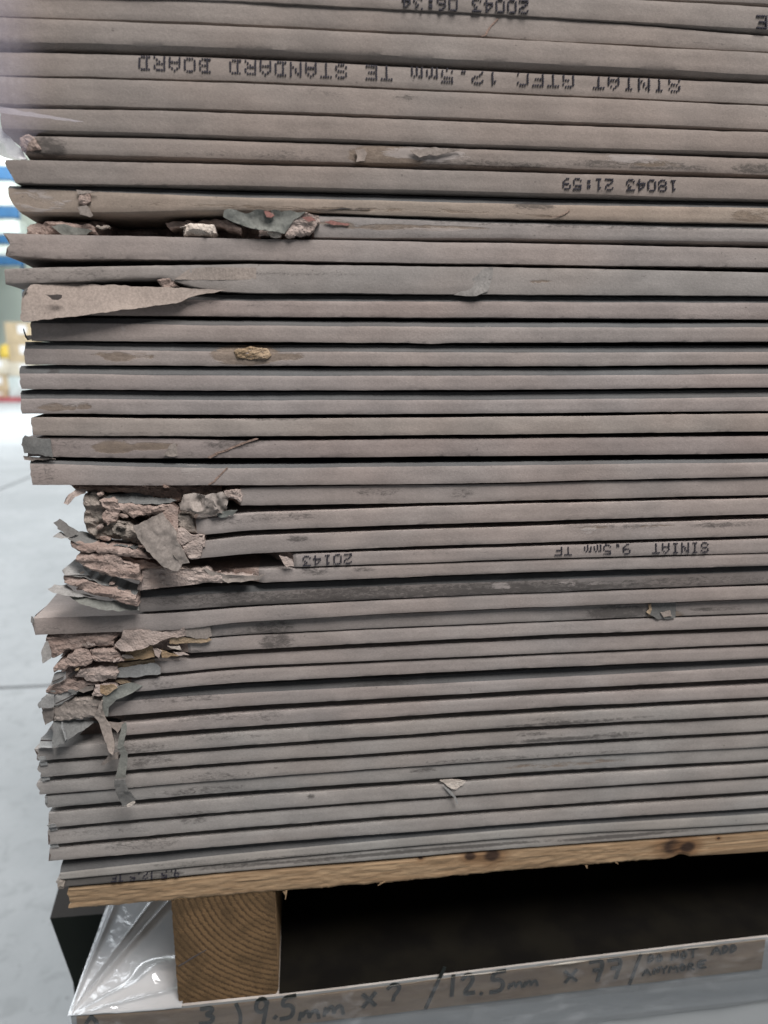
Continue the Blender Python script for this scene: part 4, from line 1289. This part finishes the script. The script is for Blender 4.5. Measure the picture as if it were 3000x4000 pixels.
# film on the pack: front sheet and top corner with tight folds running to the corner
verts, faces = [], []
nx, nz = 230, 26
for j in range(nx):
    x = xl0 - 0.001 + (0.42 - xl0) * j / (nx - 1)
    for r in range(nz):
        z = ztop(x) - r * 0.0022
        fold = max(0, noise.noise(Vector((x * 7 + z * 22, z * 38, 4)))) * 0.007 + abs(noise.noise(Vector((x * 16 - z * 40, z * 30, 9)))) * 0.005
        verts.append((x, -0.0028 - fold * min(1, r / 5.0), z))
for j in range(nx - 1):
    for r in range(nz - 1):
        a = j * nz + r
        faces.append((a, a + 1, a + nz + 1, a + nz))
M['filmf'] = M['film'].copy()
M['filmf'].name = 'front_film'
for n_ in M['filmf'].node_tree.nodes:
    if n_.type == 'MIX_SHADER' and not n_.inputs[0].is_linked:
        t_ = M['filmf'].node_tree
        g_ = t_.nodes.new('ShaderNodeNewGeometry')
        mp_ = t_.nodes.new('ShaderNodeMapping')
        mp_.inputs['Scale'].default_value = (0.45, 1.0, 1.3)
        mp_.inputs['Rotation'].default_value = (0, 0.5, 0)
        nz_ = t_.nodes.new('ShaderNodeTexNoise')
        nz_.inputs['Scale'].default_value = 48
        nz_.inputs['Detail'].default_value = 5
        nz_.inputs['Distortion'].default_value = 1.6
        mr_ = t_.nodes.new('ShaderNodeMapRange')
        mr_.inputs[1].default_value, mr_.inputs[2].default_value, mr_.inputs[3].default_value, mr_.inputs[4].default_value = 0.54, 0.82, 0.06, 0.22
        t_.links.new(g_.outputs['Position'], mp_.inputs[0])
        t_.links.new(mp_.outputs[0], nz_.inputs['Vector'])
        t_.links.new(nz_.outputs['Fac'], mr_.inputs[0])
        t_.links.new(mr_.outputs[0], n_.inputs[0])
    if n_.type == 'MAP_RANGE' and abs(n_.inputs[3].default_value - 0.05) < 1e-4:
        n_.inputs[3].default_value = 0.0
        n_.inputs[4].default_value = 0.6
mkobj('film_front', verts, faces, M['filmf'], parent=pack, smooth=True)
verts, faces = [], []
nx, ny = 150, 130
xe = bl.x + 0.004
for j in range(nx):
    u = j / (nx - 1)
    x = xl0 - 0.0012 + (xe - xl0) * u
    for r in range(ny):
        vv = r / (ny - 1)
        y = -0.0028 + vv * 0.20
        dx = x - xl0
        dy = y + 0.003
        ang = math.atan2(dx, dy + 1e-5)
        rr = math.hypot(dx, dy)
        hgt = 0.0
        for (a0, w_, h_) in ((0.06, 0.026, 0.0032), (0.36, 0.03, 0.0062), (0.46, 0.024, 0.0042), (1.05, 0.12, 0.0016), (1.40, 0.07, 0.0024)):
            hgt += h_ * math.exp(-((ang - a0) / w_) ** 2) * min(1, rr / 0.02)
        hgt += noise.noise(Vector((x * 26 + y * 9, y * 16, 2))) * 0.0004 + abs(noise.noise(Vector((x * 60, y * 55, 6)))) * 0.0011 * math.exp(-dy / 0.018)
        hgt += 0.006 * math.exp(-((dx - 0.050) / 0.012) ** 2 - ((dy - 0.028) / 0.010) ** 2)
        verts.append((x, y, ztop(x) + 0.0012 + hgt))
for j in range(nx - 1):
    for r in range(ny - 1):
        a = j * ny + r
        faces.append((a, a + ny, a + ny + 1, a + 1))
mkobj('film_top', verts, faces, M['film'], parent=pack, smooth=True)
# bead of gathered film along the top front edge
verts, faces = [], []
path = []
x = br.x
while x < 0.40:
    path.append((x, ztop(x) + 0.0006 + noise.noise(Vector((x * 45, 1, 1))) * 0.0008 + abs(noise.noise(Vector((x * 14, 1, 5)))) * 0.0016, (0.00012 + 0.0013 * max(0, noise.noise(Vector((x * 30, 8, 1))))) * (0.35 + 0.65 * min(1, max(0, (x - 0.0) / 0.1)))))
    x += 0.002
for j, (x, z, r) in enumerate(path):
    for a in range(6):
        an = a * math.pi / 3
        verts.append((x, -0.0035 + r * math.cos(an), z + r * math.sin(an)))
for j in range(len(path) - 1):
    for a in range(6):
        a2 = (a + 1) % 6
        faces.append((j * 6 + a, j * 6 + a2, (j + 1) * 6 + a2, (j + 1) * 6 + a))
k = N('film_bead')
k.b.inputs['Transmission Weight'].default_value = 0.35
M['bead'] = k.done((0.36, 0.33, 0.28), 0.25, 0.5)
mkobj('film_edge', verts, faces, M['bead'], parent=pack, smooth=True)

# brown tape with handwriting
k = N('brown_tape')
c = k.mix(k.ramp(k.noise(k.pos((0.5, 1, 2)), 60, 4, 0.6), 0.35, 0.65), (0.165, 0.112, 0.068), (0.225, 0.165, 0.108))
c = k.mix(k.ramp(k.noise(k.pos(), 28, 3), 0.55, 0.72, 0, 0.35), c, (0.28, 0.24, 0.19))
k.bump(k.noise(k.pos((1, 1, 1)), 60, 3), 0.3, 0.0012)
M['tape'] = k.done(c, 0.35, 0.45)
tb = [(200, 4100), (1250, 3995), (2000, 3905), (2960, 3790)]
verts, faces = [], []
tx0 = xl0 + 0.004
tx1 = P(2986, 3720, -0.002).x
nt = 120
tzx = [P(a, b_, -0.002).x for a, b_ in tb]
tzz = [P(a, b_, -0.002).z for a, b_ in tb]
for j in range(nt):
    x = tx0 + (tx1 - tx0) * j / (nt - 1)
    zb_ = float(np.interp(x, tzx, tzz))
    for r in range(8):
        f = r / 7
        verts.append((x, -0.0014 + noise.noise(Vector((x * 30, f * 2, 3))) * 0.0004, ztop(x) - 0.001 + (zb_ - ztop(x) + 0.001) * f))
for j in range(nt - 1):
    for r in range(7):
        a = j * 8 + r
        faces.append((a, a + 1, a + 9, a + 8))
tape = mkobj('packing_tape', verts, faces, M['tape'], parent=pack, smooth=True)

# stroke lettering; glyph box 1 wide x 1 high, y up
GL = {
    '9': [[(.85, .75), (.6, .98), (.25, .85), (.2, .55), (.5, .42), (.8, .6), (.85, .9), (.75, .4), (.62, 0)]],
    '.': [[(.4, .06), (.5, .0)]],
    '5': [[(.85, 1), (.3, .95), (.22, .58), (.6, .62), (.8, .38), (.65, .05), (.15, .02)]],
    'm': [[(.05, .0), (.12, .5), (.14, .12), (.3, .5), (.42, .45), (.46, .05), (.5, .3), (.68, .52), (.8, .4), (.85, .0)]],
    'x': [[(.15, .85), (.85, .1)], [(.85, .9), (.15, .05)]],
    '2': [[(.2, .75), (.45, 1), (.8, .85), (.75, .55), (.2, .02), (.85, .05)]],
    '?': [[(.2, .75), (.45, 1), (.8, .85), (.7, .55), (.5, .3), (.45, .05)]],
    '/': [[(.9, 1.15), (.1, -.35)]],
    '1': [[(.6, 1), (.45, 0)]],
    '7': [[(.1, .9), (.9, .95), (.5, .0)], [(.3, .5), (.75, .5)]],
    '3': [[(.2, .9), (.7, .95), (.75, .7), (.4, .55), (.8, .4), (.7, .05), (.15, .05)]],
    'D': [[(.2, 0), (.25, 1), (.75, .8), (.8, .3), (.2, 0)]],
    'O': [[(.5, 1), (.15, .6), (.3, .05), (.7, .05), (.85, .6), (.5, 1)]],
    'N': [[(.15, 0), (.2, 1), (.8, 0), (.85, 1)]],
    'T': [[(.05, .95), (.95, 1)], [(.5, .97), (.48, 0)]],
    'A': [[(.05, 0), (.5, 1), (.9, 0)], [(.25, .4), (.75, .4)]],
    'Y': [[(.1, 1), (.5, .5), (.9, 1)], [(.5, .5), (.45, 0)]],
    'M': [[(.05, 0), (.2, 1), (.5, .35), (.8, 1), (.92, 0)]],
    'R': [[(.15, 0), (.2, 1), (.75, .85), (.7, .55), (.25, .48), (.85, 0)]],
    'E': [[(.85, 1), (.2, .95), (.15, .02), (.85, .05)], [(.2, .5), (.7, .52)]],
    ')': [[(.3, 1.1), (.6, .6), (.55, .1), (.2, -.3)]],
}
# glyph, left x, right x, top y, bottom y (photograph px), stroke half width px
HW = [
    ('O', 318, 395, 3975, 4060, 8), ('3', 770, 850, 3938, 4005, 9), (')', 905, 965, 3935, 4020, 8),
    ('9', 985, 1055, 3900, 4005, 9), ('.', 1062, 1092, 3940, 3978, 10), ('5', 1085, 1165, 3897, 3985, 9), ('m', 1165, 1260, 3925, 3985, 8), ('m', 1262, 1355, 3905, 3968, 8),
    ('x', 1410, 1475, 3880, 3938, 9), ('?', 1500, 1580, 3848, 3915, 8), ('/', 1655, 1745, 3805, 3905, 8), ('1', 1745, 1790, 3815, 3892, 9), ('2', 1795, 1862, 3808, 3888, 9),
    ('.', 1868, 1895, 3850, 3885, 8), ('5', 1905, 1985, 3800, 3880, 9), ('m', 1985, 2050, 3825, 3862, 6), ('m', 2045, 2110, 3818, 3855, 6),
    ('x', 2200, 2262, 3790, 3842, 7), ('7', 2300, 2370, 3752, 3835, 9), ('7', 2372, 2440, 3745, 3825, 9), ('/', 2455, 2510, 3745, 3820, 7),
    ('D', 2528, 2560, 3733, 3760, 4.5), ('O', 2562, 2592, 3732, 3757, 4.5), ('N', 2620, 2655, 3722, 3752, 4.5), ('O', 2658, 2688, 3718, 3746, 4.5), ('T', 2688, 2730, 3708, 3742, 4.5),
    ('A', 2780, 2820, 3698, 3730, 5), ('D', 2820, 2850, 3695, 3725, 5), ('D', 2850, 2882, 3692, 3722, 5),
    ('A', 2510, 2545, 3785, 3812, 4.5), ('N', 2550, 2580, 3782, 3806, 4), ('Y', 2582, 2610, 3778, 3804, 4), ('M', 2612, 2650, 3774, 3800, 4.5), ('O', 2652, 2682, 3768, 3794, 4.5), ('R', 2684, 2716, 3764, 3790, 4.5), ('E', 2720, 2765, 3756, 3784, 4.5),
]
verts, faces = [], []
yk = -0.0022


def seg(a, b_, hw):
    d = (b_ - a)
    L = d.length
    if L < 1e-6:
        return
    d /= L
    nrm = Vector((-d.z, 0, d.x)) * hw
    k0 = len(verts)
    for p in (a - nrm - d * hw * .6, a + nrm - d * hw * .6, b_ + nrm + d * hw * .6, b_ - nrm + d * hw * .6):
        verts.append((p.x, yk, p.z))
    for p in (a - nrm - d * hw * .6, a + nrm - d * hw * .6, b_ + nrm + d * hw * .6, b_ - nrm + d * hw * .6):
        verts.append((p.x, yk + 0.0006, p.z))
    faces.append((k0, k0 + 1, k0 + 2, k0 + 3))
    for q in range(4):
        q2 = (q + 1) % 4
        faces.append((k0 + q, k0 + 4 + q, k0 + 4 + q2, k0 + q2))


def write(items):
    global verts, faces, yk
    verts, faces = [], []
    for (ch, xa, xb, ya, yb, hw) in items:
        for st in GL[ch]:
            # smooth the stroke
            pts = [Vector((a, 0, c_)) for a, c_ in st]
            if len(pts) > 2:
                for _ in range(2):
                    q = [pts[0]]
                    for a, c_ in zip(pts[:-1], pts[1:]):
                        q += [a.lerp(c_, .25), a.lerp(c_, .75)]
                    q.append(pts[-1])
                    pts = q
            w3 = []
            for p in pts:
                px_ = xa + (xb - xa) * p.x
                py_ = yb + (ya - yb) * p.z - (xb - xa) * 0.1 * p.x
                w3.append(P(px_, py_, yk))
            for a, c_ in zip(w3[:-1], w3[1:]):
                yk -= 0.0000012
                seg(a, c_, hw / 6.6 * 0.001)
    mkobj('handwriting', verts, faces, M['marker'], parent=tape)


for (a, b_) in ((0, 1), (1, 3), (3, 8), (8, 10), (10, 17), (17, 20), (20, 29), (29, 36)):
    write(HW[a:b_])

# ------------------------------------------------------------------ torn film over the upper left corner of the stack
kw_ = N('white_wrap_film')
M['ragged'] = kw_.done((0.70, 0.74, 0.73), 0.35, 0.4)
YS = 0.0
pallet.location.y += YP
pack.location.y += YP
k2 = N('clear_film')
tr = k2.n('ShaderNodeBsdfTransparent')
df = k2.n('ShaderNodeBsdfDiffuse')
df.inputs[0].default_value = (0.62, 0.58, 0.72, 1)  # violet haze of the glare painted as the film's tint
gl = k2.n('ShaderNodeBsdfGlossy')
gl.inputs['Roughness'].default_value = 0.3
m1 = k2.n('ShaderNodeMixShader')
m1.inputs[0].default_value = 0.07
k2.l(k2.ramp(k2.math('ADD', k2.n('ShaderNodeSeparateXYZ').outputs[0], 0.0), P(-20, 300).x, P(220, 300).x, 0.11, 0.0), m1.inputs[0])
sx_ = [n_ for n_ in k2.t.nodes if n_.type == 'SEPXYZ'][0]
k2.l(k2.pos(), sx_.inputs[0])
k2.l(tr.outputs[0], m1.inputs[1])
k2.l(df.outputs[0], m1.inputs[2])
m2 = k2.n('ShaderNodeMixShader')
m2.inputs[0].default_value = 0.02
k2.l(m1.outputs[0], m2.inputs[1])
k2.l(gl.outputs[0], m2.inputs[2])
k2.l(m2.outputs[0], k2.out.inputs[0])
M['clearfilm'] = k2.m
film = shard('stretch_film', [(-140, -60, -4), (120, -60, -4), (200, 100, -3.2), (230, 250, -3), (330, 440, -2.6), (300, 475, -2.6), (150, 520, -3), (110, 560, -4), (100, 612, -5), (104, 625, -6), (60, 618, -7), (30, 600, -8), (15, 560, -8), (-30, 540, -8), (-140, 500, -10)], M['clearfilm'], None, thick=0.05, rough=1.2, freq=30, jag=0.6, res=3.0)
rg = shard('ragged_end', C(0, 0, [(-60, 800), (0, 822), (25, 868), (65, 888), (100, 930), (140, 965), (135, 985), (176, 1030), (120, 1032), (52, 1026), (40, 1010), (0, 1012), (-60, 990)]), M['ragged'], film, thick=0.1, rough=1.5, freq=60, jag=0.9, y=3.0, res=1.8)
k3 = N('film_sheen')  # pale strip that paints the sheen streak on the film
t3 = k3.n('ShaderNodeBsdfTransparent')
d3 = k3.n('ShaderNodeBsdfDiffuse')
d3.inputs[0].default_value = (0.75, 0.73, 0.82, 1)
x3 = k3.n('ShaderNodeMixShader')
x3.inputs[0].default_value = 0.16
k3.l(t3.outputs[0], x3.inputs[1])
k3.l(d3.outputs[0], x3.inputs[2])
k3.l(x3.outputs[0], k3.out.inputs[0])
shard('film_sheen', [(-60, 402), (10, 418), (80, 432), (200, 452), (330, 476), (290, 476), (180, 462), (80, 450), (-60, 438)], k3.m, film, thick=0.05, rough=0.3, freq=40, jag=0.5, y=-6.5, res=2.0)
tag(film, 'torn clear stretch film clinging to the upper left corner of the stack', 'film')

# ------------------------------------------------------------------ surroundings
k = N('concrete')
p = k.pos()
n1 = k.noise(p, 1.3, 5, 0.6)
n2 = k.noise(p, 17, 5, 0.65, 0.5)
c = k.mix(k.ramp(n1, 0.35, 0.68), (0.33, 0.35, 0.36), (0.42, 0.44, 0.45))
c = k.mix(k.ramp(n2, 0.48, 0.70, 0.0, 0.42), c, (0.22, 0.235, 0.24))
n3 = k.noise(p, 60, 3, 0.6)
c = k.mix(k.ramp(n3, 0.66, 0.76, 0, 0.6), c, (0.12, 0.125, 0.13))
k.bump(n2, 0.3, 0.01)
M['concrete'] = k.done(c, 0.55, 0.35)
fl = mkobj('floor', [(-60, -10, ZF), (60, -10, ZF), (60, 60, ZF), (-60, 60, ZF)], [(0, 1, 2, 3)], M['concrete'])
tag(fl, kind='structure')
k = N('joint')
M['joint'] = k.done((0.15, 0.155, 0.16), 0.8)


def joint(a, b_, w_):
    A, Bq = PZ(*a, ZF), PZ(*b_, ZF)
    d = (Bq - A).normalized()
    A = A - d * 8
    Bq = Bq + d * 8
    nrm = Vector((-d.y, d.x, 0)) * w_
    z = Vector((0, 0, 0.004))
    o = mkobj('floor_joint', [A - nrm + z, A + nrm + z, Bq + nrm + z, Bq - nrm + z], [(0, 3, 2, 1)], M['joint'])
    tag(o, kind='structure')


joint((0, 1912), (130, 1858), 0.012)
joint((0, 2688), (170, 2680), 0.006)


def plain(name, col, rough=0.7, amt=0.15, scale=3.0):
    k = N(name)
    c = k.mix(k.ramp(k.noise(k.pos(), scale, 4), 0.35, 0.65), tuple(v * (1 - amt) for v in col), tuple(min(1, v * (1 + amt)) for v in col))
    return k.done(c, rough, 0.3)


M['wall'] = plain('hall_wall_paint', (0.62, 0.70, 0.63), 0.7, 0.05, 0.3)
M['card'] = plain('cardboard', (0.50, 0.40, 0.26), 0.8, 0.12)
M['cardpale'] = plain('pale_cardboard', (0.60, 0.55, 0.44), 0.8, 0.1)
M['label'] = plain('white_label', (0.8, 0.82, 0.84), 0.6, 0.03)
M['blue'] = plain('blue_steel', (0.03, 0.11, 0.24), 0.5, 0.1)
M['whitewrap'] = plain('white_wrap', (0.55, 0.62, 0.60), 0.4, 0.12, 5.0)
M['red'] = plain('red_steel', (0.42, 0.12, 0.13), 0.5, 0.1)
M['yellow'] = plain('yellow_drum', (0.75, 0.55, 0.10), 0.5, 0.1)
wl = box('hall_wall', -40, 40, 34, 34.3, ZF, 14, M['wall'])
tag(wl, 'pale green wall at the far end of the hall, left of the stack', 'wall')
# stacked cardboard boxes far off
YB = 24.0
bw = (P(122, 1400, YB).x - P(66, 1400, YB).x)


def carton(px0, px1, py0, py1, mat, label, yb=YB):
    a, c_ = P(px0, py1, yb), P(px1, py0, yb)
    root = empty('cardboard_box', (a.x, yb, a.z), label, 'box', 'cardboard boxes stacked far off at the left')
    box('carton', a.x, c_.x, yb, yb + 0.8, a.z + 0.004, c_.z - 0.004, mat, root, 0.01)
    wx = (c_.x - a.x)
    wz = (c_.z - a.z)
    box('paper_label', a.x + wx * 0.45, a.x + wx * 0.75, yb - 0.004, yb - 0.001, a.z + wz * 0.45, a.z + wz * 0.85, M['label'], root)


zfb = P(60, 1400, YB)
pyf = 1400
for q in range(1400, 1900):     # row where the floor meets the boxes
    if P(60, q, YB).z <= ZF + 0.15:
        pyf = q
        break
ys = [1258, 1338, 1415, 1470, pyf]
lab = ['topmost', 'second', 'third', 'lowest']
for i in range(4):
    carton(24 if i == 0 else 38, 128, ys[i], ys[i + 1], [M['card'], M['card'], M['cardpale'], M['whitewrap']][i], lab[i] + ' blurred box of the nearer column beside the stack edge')
ys2 = [1400, 1462, 1530, pyf]
for i in range(3):
    carton(-62, 30, ys2[i], ys2[i + 1], [M['cardpale'], M['card'], M['card']][i], ['topmost', 'middle', 'lowest'][i] + ' blurred box of the column at the picture\'s left edge')
a, c_ = P(-40, pyf, YB - 0.3), P(150, pyf - 30, YB - 0.3)
rp = box('red_pallet', a.x, c_.x, YB - 0.3, YB + 1.0, ZF, ZF + 0.145, M['red'])
tag(rp, 'blurred red pallet under the far cardboard boxes', 'pallet')
a = P(10, 1400, YB - 0.2)
dz = P(10, 1345, YB - 0.2).z - a.z
verts, faces = [], []
for j, (r, z) in enumerate(((0.0, 0), (.26, 0), (.26, .18), (.235, .3), (.16, .42), (0, .46))):
    for q in range(16):
        an = q * math.pi / 8
        verts.append((a.x + r * math.cos(an), YB + 0.3 + r * math.sin(an), a.z + z))
for j in range(5):
    for q in range(16):
        q2 = (q + 1) % 16
        faces.append((j * 16 + q, j * 16 + q2, (j + 1) * 16 + q2, (j + 1) * 16 + q))
dr = mkobj('yellow_drum', verts, faces, M['yellow'], smooth=True)
tag(dr, 'blurred rounded yellow tub on top of the far left boxes', 'tub')
# blue and white loads on racking
YR = 30.0
rk = empty('storage_rack', (P(0, 1000, YR).x, YR, ZF), 'blurred blue racking beams with white loads far off at upper left', 'storage rack')
x0, x1 = P(-260, 800, YR).x, P(70, 800, YR).x
for (pa, pb) in ((648, 702), (806, 850), (918, 952), (1000, 1036)):
    za, zb_ = P(20, pb, YR).z, P(20, pa, YR).z
    box('beam', x0, x1, YR, YR + 0.15, za, zb_, M['blue'], rk, 0.01)
for xx in (x0, x1 - 0.2):
    box('upright', xx, xx + 0.1, YR + 0.2, YR + 0.35, ZF, P(20, 560, YR).z, M['blue'], rk)
for i, (pa, pb) in enumerate(((560, 648), (704, 804), (852, 916), (954, 998))):
    za, zb_ = P(20, pb, YR).z, P(20, pa, YR).z
    o = box('wrapped_load', x0 + 0.3, x1 - 0.05, YR + 0.02, YR + 0.9, za + 0.003, zb_ - 0.05, M['whitewrap'], None, 0.05)
    tag(o, ['topmost', 'second', 'third', 'lowest'][i] + ' blurred white wrapped load between blue rack beams at upper left', 'load', 'white loads on the far rack')

# dark pack standing behind, at the lower left
k = N('dark_wrap')
M['darkwrap'] = k.done((0.017, 0.021, 0.018), 0.8, 0.1)
M['darktop'] = plain('dark_brown_top', (0.012, 0.009, 0.007), 0.7, 0.2, 12)
YD = 0.16
q0, q1, q2, q3 = P(195, 3587, YD), P(520, 3535, YD), P(520, 3990, YD), P(330, 3960, YD)
topz = q0.z
b0 = PZ(240, 3425, topz)
b1 = Vector((q1.x, b0.y, topz))
# front-left edge leans in towards the floor
kx = (q3.x - q0.x) / (q3.z - q0.z)
fx = q0.x + kx * (ZF - q0.z) * 0.35
verts = [(q0.x, YD, topz), (q1.x, YD, topz), (q1.x, YD, ZF), (fx, YD, ZF), (b0.x, b0.y, topz), (b1.x, b0.y, topz), (b1.x, b0.y, ZF), (b0.x, b0.y, ZF)]
mid = Vector((q3.x, YD, q3.z))
verts += [(mid.x, YD, mid.z)]
faces = [(0, 8, 3, 2, 1), (0, 1, 5, 4), (4, 5, 6, 7), (0, 4, 7, 3, 8), (1, 2, 6, 5), (3, 7, 6, 2)]
dk = mkobj('dark_bundle', verts, faces, [M['darkwrap'], M['darktop']], [0, 1, 0, 0, 0, 0])
tag(dk, 'dark slanting bundle half hidden behind the wrapped pack at lower left', 'bundle')
